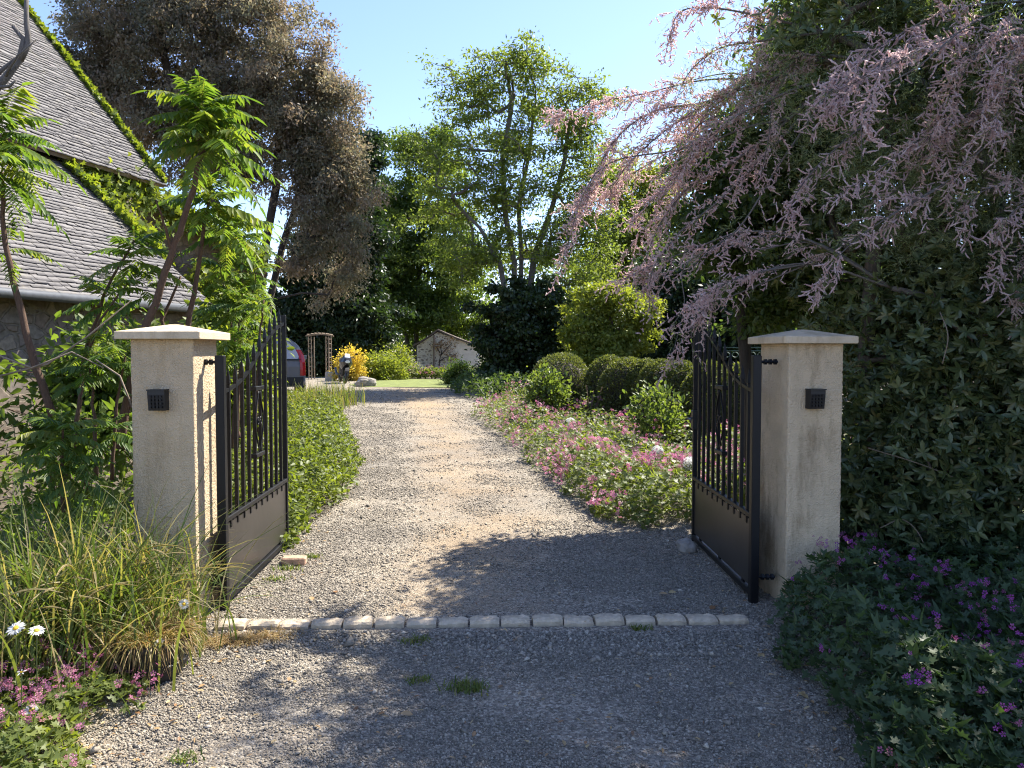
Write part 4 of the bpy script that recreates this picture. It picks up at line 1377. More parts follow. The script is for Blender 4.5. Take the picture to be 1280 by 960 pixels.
# ivy mass at the foot of the ash
Y = 25.5
tree('ivy_tree_base', 'dense dark green ivy mound wrapping the foot of the tall pale tree', 'ivy mound', [trunk(652, [(652, 440, 0), (652, 390, 0)], Y)],
     [Eg(655, 465, 45, 35, Y), Eg(650, 420, 42, 45, Y), Eg(655, 378, 32, 30, Y), Eg(690, 400, 25, 35, Y), Eg(620, 410, 20, 30, Y), Eg(625, 470, 25, 25, Y), Eg(690, 455, 22, 40, Y)],
     110, 26000, (.13, .7), M['l_dark'], M['bark_dark'], None, sigma=.28, tmpl=T_OVAL, tip_r=.015, maxr=.2, hang=-.5)
# yellow green tree right of it
Y = 23.0
tree('acid_green_tree', 'bright yellow green small tree above the row of clipped box balls', 'tree', [trunk(770, [(768, 440, 0), (765, 410, 0), (762, 385, 0)], Y)],
     [Eg(770, 415, 42, 28, Y), Eg(730, 388, 24, 18, Y), Eg(796, 392, 22, 26, Y), Eg(760, 440, 44, 20, Y), Eg(745, 366, 22, 16, Y), Eg(775, 372, 18, 14, Y), Eg(722, 418, 14, 24, Y)], 80, 10500, (.13, .5), M['l_yellow'], M['bark'], 'garden trees', sigma=.24, tip_r=.012, maxr=.1, sub=4, bias=.6, flat=.5)
Y = 34.0
tree('lime_tree', 'sunlit light green tree behind the drooping pink tamarisk sprays', 'tree', [trunk(790, [(788, 400, 0), (782, 340, 0), (780, 280, 0)], Y)],
     [Eg(770, 250, 30, 40, Y), Eg(790, 300, 40, 40, Y), Eg(760, 330, 40, 30, Y), Eg(800, 350, 40, 30, Y), Eg(765, 210, 18, 25, Y), Eg(735, 370, 30, 25, Y), Eg(830, 300, 35, 50, Y), Eg(820, 240, 25, 40, Y)],
     110, 19000, (.17, .5), M['l_yellow'], M['bark'], 'garden trees', sigma=.42, tip_r=.016, flat=.5, maxr=.2, sub=4)
# dark conifers behind the box balls on the right
for i, (px, top, Y, w, lab) in enumerate([(850, 300, 27, 55, 'dark shadowy evergreen tree behind the clipped box balls'), (925, 320, 25, 60, 'dark evergreen tree seen through the top of the right gate leaf'), (1010, 250, 22, 90, 'dark evergreen tree mostly hidden behind the right pillar and hedge')]):
    h = 470 - top
    tree('evergreen_tree', lab, 'tree', [trunk(px, [(px, 420, 0), (px, top + 40, 0)], Y)],
         [Eg(px, 440, w, 40, Y), Eg(px - 10, 380, w, 55, Y), Eg(px, top + 50, w * .8, 50, Y)], 100, 17000, (.15, .6), M['l_dark'], M['bark_dark'], 'dark evergreens on the right', sigma=.4, tip_r=.015, maxr=.25)
# tree on the far left closing the gap beside the barn
# ================================================================== SHRUBS
def shrub_px(name, label, px, Y, wpx, hpx, n, leaf, lmat, **kw):
    c = g0(px, Y)
    s = Y / FPX
    return shrub(name, label, kw.pop('cat', 'shrub'), c[0], Y, wpx * s / 2, wpx * s / 2.3, hpx * s, n, leaf, lmat, M['bark_dark'], **kw)


shrub_px('golden_shrub', 'golden yellow flowering shrub behind the motorcycle', 438, 33.5, 42, 42, 5000, (.11, .5), M['l_gold'], sigma=.14)
shrub_px('lime_shrub', 'lime and yellow rounded shrub right of the golden one', 476, 34.5, 58, 32, 7000, (.11, .5), M['l_yellow'], sigma=.16)
shrub_px('lime_shrub', 'smaller pale lime shrub next to the silver plant', 496, 37.5, 46, 40, 5000, (.11, .5), M['l_yellow'], sigma=.16)
shrub_px('willow_shrub', 'feathery grey green willow bush above the lime shrubs', 463, 40, 64, 56, 8000, (.2, .16), M['l_ash'], sigma=.2, tmpl=T_LANCE)
shrub_px('silver_shrub', 'small silvery leaved plant beside the shed gable', 512, 38.5, 30, 26, 2600, (.12, .5), M['l_silver'], sigma=.12)
shrub_px('dark_shrub', 'dark green rounded shrub between the shed and the ivy mound', 616, 28, 40, 38, 6000, (.10, .55), M['l_dark'], sigma=.16)
shrub_px('dark_shrub', 'low dark shrub at the edge of the shaded gravel', 575, 30, 40, 26, 4000, (.10, .55), M['l_far'], sigma=.14)
shrub_px('rose_bush', 'bright green rose bush with bare lower stems nearest the right gate', 822, 11.0, 90, 94, 1500, (.075, .55), M['l_rose'], sigma=.075, low=.35, stems=12, hang=.3)
shrub_px('rose_bush', 'smaller yellow green rose bush left of the first box ball', 684, 15.5, 52, 72, 1500, (.09, .55), M['l_rose'], sigma=.10, low=.3, hang=.3)
# pruned bare rose stems
c = g0(738, 14.5)
ro = empty('bare_rose', c); tag(ro, 'pruned bare brown rose stems between the two leafy rose bushes', 'rose')
mb = MB()
for i in range(9):
    a = rng.random() * 2 * PI; l = rng.uniform(.5, .95); r = rng.uniform(.1, .3)
    mb.tube([(0, 0, 0), (.4 * r * math.cos(a), .4 * r * math.sin(a), l * .5), (r * math.cos(a), r * math.sin(a), l)], [.014, .011, .006], 5)
mb.build('stems', M['bark_red'], ro, smooth=True)
lv = Leaves(); n = 90; pt = rng.normal(0, .16, (n, 3)) + np.array([0, 0, .6]); lv.add(pt, randdir(n), randdir(n, 1), .05, .03, T_OVAL); lv.build('leaves', M['l_rose'], ro)
# tall ornamental grass tufts at the far left of the drive
for i, (px, py, lab) in enumerate([(372, 520, 'tuft of tall seeding grass nearest the left gate end'), (395, 512, 'tuft of tall pale grass in front of the parked car'), (415, 506, 'tuft of tall pale grass at the bend of the drive')]):
    c = G(px, py); c = np.array([c[0], c[1], gz(0, c[1])])
    lv = Leaves(); n = 420
    b = rng.normal(0, .28, (n, 3)) * np.array([1.3, 1, 0])
    blades(lv, b, rng.random(n) * 2 * PI, rng.uniform(.35, .85, n), rng.uniform(.1, .5, n), rng.uniform(0, .3, n), .016, 5, R=rng.random(n) ** .8)
    o = lv.build('grass_tuft', M['l_sedge']); o.location = tuple(c); tag(o, lab, 'grass tuft', 'tall grass tufts left of the drive')

# ================================================================== CLIPPED BOX
def box_ball(c, r, h, n, label):
    z = float(gz(0, c[1]))
    root = empty('box_ball', (c[0], c[1], z)); tag(root, label, 'clipped box', 'row of clipped box')
    sd = rng.random() * 50
    def surf(th_, ph):
        # dome over nearly vertical sides
        ct = np.sin(ph)
        zz = np.where(ct > 0, h * .45 + h * .55 * np.abs(ct), h * .45 * (1 + ct))
        rr = np.where(ct > 0, r * np.cos(ph) ** .95, r * (1 - .16 * (-ct) ** 2))
        return rr * np.cos(th_), rr * np.sin(th_), zz
    th_ = rng.random(n) * 2 * PI
    ph = np.arcsin(np.clip(rng.uniform(-1, 1, n), -1, 1))
    x, y, zz = surf(th_, ph)
    k = .90 + .1 * rng.random(n) ** .6 + .05 * np.array([mnoise.noise(Vector((a * 2.2 + sd, b * 2.2, c_ * 2.2))) for a, b, c_ in zip(x, y, zz)])
    pt = np.stack([x * k, y * k, np.maximum(zz * (.25 + .75 * k), .02)], 1)
    o = unit(np.stack([x, y, (zz - h * .5)], 1))
    lv = Leaves(); L = rng.uniform(.032, .06, n)
    lv.add(pt, unit(randdir(n) + o * .9), unit(randdir(n) + o * .5), L, L * .55, T_DIAMOND, np.clip(.7 * rng.random(n) + .3 * k, 0, 1))
    lv.build('foliage', M['l_box'], root)
    q = np.linspace(0, 2 * PI, 21)[:-1]
    rings = [[tuple(float(v) * .87 for v in surf(np.array(a), np.array(b))) for a in q] for b in np.linspace(-1.5, 1.5, 12)]
    mb = MB(); mb.loft(rings); mb.build('twig_core', M['bark_dark'], root, smooth=True)  # solid core added for the inner twigs, to block light through the leaves


BX = [(701, 16.5, 37, 1.40, 'round clipped box ball at the far left end of the row, standing a little apart'), (761, 15.8, 29, 1.37, 'clipped box ball second from the left, tucked behind the third'), (783, 14.9, 33, 1.37, 'broad clipped box ball third from the left in the row'),
      (808, 14.5, 27, 1.33, 'clipped box ball fourth in the row, behind the left side of the big rose bush'), (826, 13.8, 30, 1.34, 'clipped box ball directly behind the big rose bush'), (855, 13.0, 30, 1.34, 'clipped box ball just left of the end of the right gate leaf'), (886, 12.1, 34, 1.36, 'clipped box ball half behind the end of the right gate leaf'), (926, 11.2, 40, 1.38, 'clipped box ball seen through the bars of the right gate leaf near its hinge')]
for px, Yb, rp, hh, lab in BX:
    box_ball((P(px, 470, Yb)[0], Yb), rp * 1.06 * Yb / FPX, hh * rng.uniform(.97, 1.0), 14000, lab)

# ================================================================== ALLIUMS, DAISIES
for px, py, Yq, rp, lab in [(822, 564, 8.5, 6.5, 'white globe flower head below the big rose bush'), (862, 579, 7.6, 7.5, 'large white globe flower head beside the right gate leaf'), (713, 528, 12.0, 5.5, 'faded white globe flower head in the middle of the pink bed')]:
    c = P(px, py, Yq); r = rp * Yq / FPX
    ro = empty('globe_flower', (c[0], c[1], gz(0, Yq))); tag(ro, lab, 'globe flower', 'white globe flowers')
    h = c[2] - float(gz(0, Yq))
    mb = MB(); mb.tube([(0, 0, 0), (.01, 0, h * .5), (0, 0, h)], .006, 6); mb.build('stem', M['stem'], ro)
    n = 500; d = randdir(n); lv = Leaves(); lv.add(d * r * .9 + np.array([0, 0, h]), d + randdir(n) * .5, randdir(n), r * .3, r * .22, T_DIAMOND)
    lv.add(d * r * .1 + np.array([0, 0, h]), d, randdir(n), r * .9, r * .03, T_DIAMOND); lv.build('head', M['p_white'], ro)

T_RAY = _flower(1, .05)
for px, py, Yq, rp, face, lab in [(20, 785, 3.0, 11, (.0, -.55, .8), 'white daisy leftmost of the pair above the pink flowers'), (46, 788, 3.05, 10, (.25, -.3, .9), 'white daisy right of the leftmost one, tilted up'), (39, 888, 2.95, 9, (.1, -.6, .75), 'white daisy standing low among the pink geraniums'),
                              (200, 805, 3.5, 7.5, (.3, -.5, .5), 'white daisy hanging in front of the dark planter'), (230, 755, 3.7, 7, (.2, -.7, .5), 'white daisy above the planter grass'), (240, 783, 3.75, 6.5, (-.1, -.8, .3), 'white daisy low against the pillar foot'), (27, 840, 2.9, 6, (0, -.4, .9), 'daisy reduced to its yellow centre, above the pink flowers')]:
    c = P(px, py, Yq); r = rp * Yq / FPX
    ro = empty('daisy', (c[0], c[1], 0)); tag(ro, lab, 'daisy', 'ox eye daisies on the left verge')
    mb = MB(); mb.tube([(-.05, .08, 0), (-.03, .04, c[2] * .6), (0, 0, c[2] - .004)], .0025, 5); mb.build('stem', M['stem'], ro)
    f = unit(np.array(face)); a = unit(np.cross(f, (0, 0, 1.0))); b = np.cross(f, a)
    lv = Leaves(); n = 19 if 'yellow' not in lab else 5
    for i in range(n):
        q = i * 2 * PI / n + rng.normal(0, .05)
        d = math.cos(q) * a + math.sin(q) * b
        lv.add(np.array([[0, 0, c[2]]]) + d * r * .2, (d + f * rng.normal(.05, .08))[None], f[None], r * rng.uniform(.75, .9), r * .30, T_OVAL)
    lv.build('petals', M['p_white'], ro)
    mb = MB(); qs = np.arange(12) * 2 * PI / 12
    mb.loft([[np.array([0, 0, c[2]]) + (math.cos(q) * a + math.sin(q) * b) * r * k + f * r * z for q in qs] for k, z in ((.3, -.02), (.32, .06), (.2, .13), (.05, .15))]); fix_normals(mb.build('centre', M['yolk'], ro, smooth=True))

# ================================================================== SEDGE AND PLANTER
def sedge(px, py, Y0, n, L, W, label, spread=.25, ncat=26):
    c = np.array([P(px, py, Y0)[0], Y0, 0.])
    ro = empty('sedge_clump', c); tag(ro, label, 'sedge', 'clumps of drooping sedge')
    lv = Leaves()
    b = rng.normal(0, spread, (n, 3)) * np.array([1, .8, 0])
    R = rng.random(n) ** 1.6
    blades(lv, b, rng.random(n) * 2 * PI, L * rng.uniform(.55, 1.15, n), rng.uniform(.12, .75, n), rng.uniform(.05, .6, n), W * rng.uniform(.6, 1.2, n), 8, R=np.where(rng.random(n) < (.16 if W < .02 else 0), rng.uniform(.75, 1, n), R * (.8 if W < .02 else .5)))
    lv.build('blades', M['l_sedge'], ro)
    lv = Leaves(); b = rng.normal(0, spread * .8, (ncat, 3)) * np.array([1, .8, 0])
    az = rng.random(ncat) * 2 * PI
    prof = np.array([.25] * 7 + [.3, .9, 1.25, 1.3, 1.2, .9, .3])
    for k in range(3):
        blades(lv, b, az, L * 1.15 * np.random.default_rng(3).uniform(.8, 1.15, ncat), .42, .42, .0085, 14, prof, R=.75 + .25 * rng.random(ncat))
    lv.build('seed_heads', M['l_sedge'], ro)


sedge(70, 700, 3.75, 780, 1.10, .012, 'large drooping sedge clump at the far left edge', .26, 26)
sedge(130, 700, 4.0, 560, .98, .011, 'drooping sedge clump against the sunlit gate pillar', .2, 22)
sedge(10, 700, 3.45, 420, .98, .012, 'sedge clump nearest the road on the far left', .24, 16)
sedge(85, 740, 3.7, 60, .62, .022, 'broad strap leaved clump in the middle of the sedges', .13, 1)
sedge(215, 700, 3.95, 46, .82, .010, 'thin wisps of sedge leaning across the front of the sunlit pillar', .1, 12)

c = np.array([P(188, 830, 3.62)[0], 3.62, 0.])
ro = empty('planter', c); tag(ro, 'dark round tub planter sunk in the weeds at the pillar foot', 'planter')
mb = MB(); mb.lathe((0, 0, 0), [(.13, -.02), (.155, .08), (.175, .17), (.19, .175), (.19, .2), (.165, .2), (.155, .16), (.05, .155)], 28); fix_normals(mb.build('tub', M['pot'], ro, smooth=False))
mb = MB(); mb.lathe((0, 0, 0), [(.163, .055), (.168, .06), (.171, .085), (.166, .09)], 28); mb.build('band', M['plastic'], ro)
lv = Leaves(); n = 1500
a = rng.random(n) * 2 * PI; r = .17 * rng.random(n) ** .5
b = np.stack([r * np.cos(a), r * np.sin(a), np.full(n, .17)], 1)
blades(lv, b, a + rng.normal(0, .7, n), rng.uniform(.08, .24, n), rng.uniform(.3, .9, n), rng.uniform(.2, 1.5, n), .006, 6, R=rng.random(n))
o = lv.build('dry_grass', M['l_straw']); o.location = tuple(c); tag(o, 'tangle of dry yellow grass spilling over the rim of the tub', 'grass', kind='stuff')
# dry clippings and weeds on the gravel
lv = Leaves(); n = 900
g = G(300, 803)
b = np.stack([rng.normal(0, .13, n), rng.normal(0, .05, n), np.full(n, .012)], 1); b[:, 1] += b[:, 0] * .25
blades(lv, b, rng.random(n) * 2 * PI, rng.uniform(.03, .08, n), .9, .55, .004, 4, R=rng.random(n) * .6)
o = lv.build('dry_clippings', M['l_straw']); o.location = (g[0], g[1], 0); tag(o, 'orange heap of dry clippings on the gravel at the left end of the kerb', 'clippings', kind='stuff')
for i, (px, py, n, s, lab) in enumerate([(585, 862, 60, .06, 'small green weed tuft in the shaded gravel, largest of those before the kerb'), (520, 803, 30, .05, 'small yellowish weed tuft just in front of the kerb'), (522, 852, 24, .04, 'tiny weed tuft beside the larger one in the shaded gravel'), (392, 697, 26, .05, 'weed tuft growing right of the brick'), (345, 725, 22, .05, 'weed tuft below the left gate leaf'), (360, 712, 30, .06, 'weed tuft in front of the brick'), (232, 950, 22, .04, 'weed tuft at the lower left of the gravel'), (800, 787, 20, .04, 'weed tuft sprouting at the foot of the kerb')]):
    c = G(px, py); lv = Leaves(); m = n * 3
    b = np.stack([rng.normal(0, s * .8, m), rng.normal(0, s * .5, m), np.zeros(m)], 1)
    blades(lv, b, rng.random(m) * 2 * PI, s * rng.uniform(.5, 1.1, m), rng.uniform(.3, .9, m), rng.uniform(0, .4, m), .007, 4, R=rng.random(m) * .75)
    o = lv.build('weed_tuft', M['l_sedge']); o.location = tuple(c); tag(o, lab, 'weed', 'weed tufts in the gravel')
for i, (px, py, lab) in enumerate([(835, 745, 'curled tan leaf on the gravel behind the kerb'), (893, 760, 'orange brown leaf by the right end of the kerb'), (845, 742, 'pale yellow leaf on the gravel near the right gate leaf'), (955, 820, 'pale dry leaf beside the geraniums on the right'), (928, 812, 'whitish dry leaf near the right end of the kerb'), (997, 868, 'pale leaf at the edge of the geraniums'), (420, 743, 'small red leaf on the gravel behind the kerb'), (390, 748, 'tan leaf on the gravel behind the kerb, left part'), (500, 895, 'dry leaf in the dappled shade')]):
    c = G(px, py); lv = Leaves()
    lv.add(np.array([[0, 0, .012]]), rng.normal(size=(1, 3)) * np.array([1, 1, .1]), np.array([[.2, -.2, 1.]]), .06, .035, T_OVAL, [.03 if 'red' in lab or 'orange' in lab else (.66 if 'pale' in lab or 'white' in lab else .36)])
    o = lv.build('fallen_leaf', M['litter']); o.location = tuple(c); tag(o, lab, 'leaf', 'fallen leaves on the gravel')

lv = Leaves(); n = 1500
Y = 1 / rng.uniform(1 / 12, 1 / 2.6, n); xl = np.array([interp(XL, y) for y in Y]); xr = np.array([interp(XR, y) for y in Y])
u = rng.random(n); u = np.where(rng.random(n) < .6, np.where(u < .5, .12 * rng.random(n) ** 2, 1 - .14 * rng.random(n) ** 2), u)
X = xl + (xr - xl) * u
L = rng.uniform(.012, .038, n)
lv.add(np.stack([X, Y, gz(X, Y) + .012], 1), randdir(n) * np.array([1, 1, .15]), np.array([0, 0, 1.]) + randdir(n) * .35, L, L * rng.uniform(.12, .6, n), T_OVAL)
tag(lv.build('leaf_litter', M['litter']), 'small dry leaf bits and twigs strewn over the gravel, thickest along its edges', 'leaf litter', kind='stuff')

# ================================================================== SUMAC SAPLINGS
def fronds(lv, tips, dirs, lens, npair=13, ll=.32, lw=.29, droop=1.2):
    """pinnate fronds: leaflets paired along an arching midrib"""
    for t, d, L in zip(tips, dirs, lens):
        d = unit(np.asarray(d, float)); k = npair
        s = np.linspace(0, 1, k + 2)
        hor = unit(np.array([d[0], d[1], 0.001]))
        pts = t + np.outer(s, d) * L + np.outer(s ** 2, np.array([0, 0, -1.0])) * L * droop * .5
        side = unit(np.cross(hor, (0, 0, 1.0)))
        tang = unit(np.gradient(pts, axis=0))
        # midrib
        lv.add(pts[:-1], tang[:-1], np.broadcast_to(np.array([0, 0, 1.0]), (k + 1, 3)), L / (k + 1) * 1.1, .006, T_DIAMOND, np.full(k + 1, .85))
        env = np.sin(np.clip(s[1:-1] * 1.05 + .1, 0, 1) * PI * .86) ** .6
        rr = rng.random() * .6
        for sg in (-1, 1):
            dd = side * sg + tang[1:-1] * .45 + np.array([0, 0, -.55]) + rng.normal(0, .12, (k, 3))
            nn = np.array([0, 0, 1.0]) + side * sg * .5 + rng.normal(0, .15, (k, 3))
            l = L * ll * env * rng.uniform(.85, 1.15, k)
            lv.add(pts[1:-1], dd, nn, l, l * lw, T_LANCE, np.clip(rr + .4 * rng.random(k), 0, 1))
        lv.add(pts[-1:], tang[-1:], np.array([[0, 0, 1.]]), L * ll * .9, L * ll * lw, T_LANCE, [rr])


def sapling(label, stems, crowns, name='sumac_sapling', droop=.85):
    """stems: list of (pixel points with distance, base radius); crowns: (px, py, Y, n fronds, frond length, upward)"""
    p0 = P(*stems[0][0][0]); ro = empty(name, (p0[0], p0[1], max(0, p0[2]))); tag(ro, label, 'sapling', 'young sumac saplings left of the gate')
    off = np.array(ro.location)
    mb = MB()
    for pts, r in stems:
        q = np.array([P(*p) for p in pts])
        # smooth the polyline
        s = np.linspace(0, len(q) - 1, (len(q) - 1) * 4 + 1)
        sm = np.stack([np.interp(s, range(len(q)), q[:, k]) for k in range(3)], 1)
        sm[1:-1] = (sm[:-2] + sm[1:-1] * 2 + sm[2:]) / 4
        sm[1:-1] += rng.normal(0, r * .25, sm[1:-1].shape)
        mb.tube(sm - off, np.linspace(r, r * .42, len(sm)), 8)
    mb.build('trunk', M['bark_red'], ro, smooth=True)
    lv = Leaves()
    for (px, py, Yc, n, L, upw) in crowns:
        c = P(px, py, Yc) - off
        n = int(n * 1.6)
        a = np.arange(n) * 2.4 + rng.random() * 6
        el = np.linspace(1.2, -.25, n) + rng.normal(0, .12, n) + upw
        L = L * .84; d = np.stack([np.cos(a) * np.cos(el), np.sin(a) * np.cos(el), np.sin(el)], 1)
        t = c + np.outer(np.linspace(.02, -.35 * L * 1.2, n), np.array([0, 0, 1.0]))
        fronds(lv, t, d, L * rng.uniform(.8, 1.15, n) * np.where(np.linspace(0, 1, n) < .2, .6, 1), droop=droop)
    lv.build('fronds', M['l_sumac'], ro)


sapling('sumac sapling at the left edge with a leaning bare trunk', [([(66, 520, 4.9), (40, 440, 4.85), (15, 350, 4.8), (5, 290, 4.8), (2, 215, 4.8)], .026)],
        [(3, 150, 4.8, 13, .46, 0), (2, 195, 4.7, 11, .42, -.2), (10, 300, 4.9, 4, .3, 0)])
sapling('tallest sumac sapling rising behind the sunlit pillar', [([(150, 560, 5.3), (165, 470, 5.3), (185, 400, 5.3), (215, 315, 5.3), (232, 265, 5.3), (250, 205, 5.3), (255, 150, 5.3)], .034), ([(215, 315, 5.3), (205, 280, 5.2), (195, 250, 5.1)], .012)],
        [(252, 128, 5.3, 18, .46, .05), (262, 160, 5.25, 13, .46, -.15)])
sapling('sumac sapling with a dark stem right of the tallest one', [([(228, 480, 5.8), (238, 390, 5.8), (250, 310, 5.8), (262, 245, 5.8)], .026), ([(228, 470, 5.8), (200, 400, 5.9), (226, 345, 5.9)], .018)],
        [(265, 236, 5.8, 13, .46, 0), (285, 275, 5.9, 8, .4, -.1)])
sapling('thin sumac sapling against the lower slate roof', [([(92, 560, 5.6), (105, 450, 5.6), (128, 370, 5.6), (168, 300, 5.6)], .018), ([(105, 450, 5.6), (125, 400, 5.5), (165, 345, 5.5)], .012)],
        [(168, 308, 5.6, 9, .38, 0), (132, 360, 5.6, 7, .36, 0), (110, 430, 5.6, 6, .32, -.1), (180, 350, 5.5, 6, .34, 0)])
sapling('low bushy sumac sapling in the shade of the stone wall', [([(120, 600, 5.0), (118, 520, 5.0), (112, 460, 5.0)], .016), ([(140, 600, 5.1), (146, 500, 5.1), (158, 440, 5.1)], .014)],
        [(112, 450, 5.0, 8, .32, 0), (150, 440, 5.1, 7, .32, 0), (140, 530, 4.9, 7, .3, -.1)])
sapling('small yellow tipped sumac sapling in front of the left pillar side', [([(80, 640, 4.25), (78, 580, 4.25), (78, 530, 4.25)], .012)],
        [(78, 532, 4.25, 10, .30, -.05), (70, 570, 4.2, 8, .30, -.2), (100, 590, 4.2, 6, .26, -.2)])
sapling('sumac sapling whose yellow fronds hang over the left gate leaf', [([(318, 560, 6.4), (322, 480, 6.4), (325, 420, 6.4), (330, 375, 6.4)], .016), ([(290, 560, 6.7), (296, 460, 6.7), (300, 390, 6.7)], .014)],
        [(322, 376, 6.4, 9, .27, 0), (296, 372, 6.7, 9, .36, 0), (285, 420, 6.5, 8, .36, -.1), (306, 430, 6.4, 7, .3, -.1)])

sapling('leafy sumac sapling between the dark stemmed one and the left gate', [([(296, 560, 7.0), (300, 450, 7.0), (302, 370, 7.0), (305, 290, 7.0)], .018), ([(300, 450, 7.0), (285, 390, 7.0), (275, 330, 7.0)], .012), ([(302, 400, 7.0), (316, 370, 7.0), (322, 335, 7.0)], .010)],
        [(304, 285, 7.0, 10, .40, 0), (276, 325, 7.0, 8, .38, 0), (318, 335, 7.0, 8, .34, 0), (295, 360, 6.9, 8, .38, -.1), (268, 375, 6.8, 7, .36, 0)])

# thin bramble canes arching over the left
mbx = MB()
for pts in ([(0, 470, 4.4), (60, 455, 4.4), (110, 420, 4.4), (165, 375, 4.4)], [(0, 445, 4.3), (40, 460, 4.3), (90, 440, 4.3), (130, 460, 4.3)], [(170, 520, 4.6), (150, 470, 4.7), (120, 450, 4.8)]):
    mbx.tube([P(*p) for p in pts], [.006, .006, .005, .003][:len(pts)], 5)
o = mbx.build('bramble_cane', M['wood_grey'], smooth=True); tag(o, 'thin dead arching canes left of the sunlit pillar', 'bramble')

# creeper over the roof verges and walls
def creeper(name, label, segs, n, size, mat):
    """segs: (a, b, normal, width, weight)"""
    a0 = np.asarray(segs[0][0], float)
    ro = empty(name, a0); tag(ro, label, 'creeper', 'creepers on the old buildings')
    lv = Leaves(); mb = MB()
    w = np.array([s[4] for s in segs], float); w /= w.sum()
    for s, q in zip(segs, w):
        a, b, nn, wd = np.asarray(s[0], float), np.asarray(s[1], float), unit(np.asarray(s[2], float)), s[3]
        m = int(n * q)
        t = rng.random(m)
        e = unit(b - a); sd = np.cross(nn, e)
        wob = .5 + .9 * np.abs(np.array([mnoise.noise(Vector((x * np.linalg.norm(b - a) * 1.3, a[0], a[2]))) for x in t]))
        pt = a + np.outer(t, b - a) + np.outer(rng.normal(0, wd * .5, m) * wob, sd) + np.outer(np.abs(rng.normal(0, wd * .35, m)), nn)
        L = size * rng.uniform(.6, 1.3, m)
        lv.add(pt - a0, unit(randdir(m) + np.array([0, 0, -.6])), unit(nn + randdir(m) * .8), L, L * .95, T_PALM)
        pp = [a + (b - a) * u + sd * rng.normal(0, wd * .2) for u in np.linspace(0, 1, 8)]
        mb.tube(np.array(pp) - a0, .014, 5)
    mb.build('stems', M['bark_dark'], ro, smooth=True)
    lv.build('foliage', mat, ro)


va, vb = H(2.05, -2.5, 4.6), H(2.05, -6.9, zr + .05)
creeper('roof_creeper', 'lime green creeper running up the verge of the upper slate roof', [(va, vb, upU + HD * .6 + np.array([0, 0, .6]), .15, 1)], 1500, .13, M['l_lime'])
creeper('wall_creeper', 'bright green creeper along the edge of the lower slate roof and its gable', [
    (H(-.02, -2.75, 4.55), H(-.0, -.9, 2.95), HD + np.array([0, 0, .8]), .22, .9), (H(-.1, -2.9, 4.4), H(1.9, -2.75, 4.3), HN, .4, 1.3), (H(.2, -2.95, 3.4), H(1.9, -2.95, 3.1), HN, .9, 2.2), (H(-.05, -2, 2.8), H(-.05, -1, 1.6), HD, .5, .6)], 4200, .11, M['l_lime'])
creeper('barn_creeper', 'lime green creeper over the front corner of the barn', [(B(-.1, -.35, 3.3), B(-.2, -1.2, .8), -BD, .4, 1.1), (B(-.1, -.1, 3.7), B(-.1, -3.0, 5.4), -BD, .4, 1), (B(-.15, -1.2, 3.6), B(-.15, -1.6, .3), -BD, 1.0, 1.6), (B(-.15, -3, 4.4), B(-.15, -3, 1), -BD, 1.0, 1.6)], 6500, .16, M['l_lime'])
# gnarled bare vine at the top left
q0 = P(10, 110, 5.6)
ro = empty('bare_vine', q0); tag(ro, 'gnarled bare grey vine in front of the upper roof at the left edge', 'vine')
mb = MB()
for pts, r in (([(-40, 150, 5.6), (5, 100, 5.6), (25, 75, 5.6), (30, 50, 5.6), (17, 33, 5.6)], .032), ([(25, 75, 5.6), (36, 55, 5.6), (33, 25, 5.6), (33, -30, 5.6)], .026), ([(5, 100, 5.6), (12, 85, 5.55), (22, 70, 5.5), (45, 50, 5.5)], .012), ([(-40, 130, 5.6), (0, 90, 5.6), (20, 72, 5.6)], .02), ([(-10, 110, 5.6), (12, 108, 5.5), (20, 100, 5.5)], .014), ([(-60, 600, 5.7), (-50, 300, 5.7), (-40, 150, 5.6)], .06)):
    q = np.array([P(*p) for p in pts]) - q0
    mb.tube(q, np.linspace(r, r * .5, len(q)), 7)
mb.build('stems', M['bark_grey'], ro, smooth=True)

# leafy shrub mass between the left gate and the house
def ell_shrub(name, label, cat, base, ells, nt, nl, leaf, lmat, bmat, **kw):
    b = np.array(base, float)
    top = np.mean([e[0] for e in ells], 0)
    tr = [np.array([b + rng.normal(0, .08, 3) * [1, 1, 0], (b * 2 + top) / 3 + rng.normal(0, .15, 3), (b + top * 2) / 3 + rng.normal(0, .2, 3)]) for _ in range(4)]
    return tree(name, label, cat, tr, ells, nt, nl, leaf, lmat, bmat, **kw)


ell_shrub('leafy_shrub', 'bright green leafy shrub behind the left gate leaf beside the house', 'shrub', g0(300, 9.0), [Eg(292, 455, 38, 40, 8.6), Eg(285, 405, 38, 38, 9.2), Eg(308, 425, 22, 35, 8.8), Eg(308, 480, 20, 30, 8.4), Eg(275, 480, 25, 40, 8.2)],
          100, 6500, (.10, .5), M['l_lime'], M['bark_red'], sigma=.14, tmpl=T_OVAL, tip_r=.005, maxr=.03, sub=3)
ell_shrub('leafy_shrub', 'dark green shrub against the stone wall left of the pillar', 'shrub', g0(90, 6.6), [Eg(120, 470, 60, 50, 6.4), Eg(150, 440, 30, 40, 6.6), Eg(100, 540, 60, 40, 6.0)],
          70, 2000, (.11, .42), M['l_mid'], M['bark_red'], sigma=.14, tmpl=T_LANCE, tip_r=.005, maxr=.03)
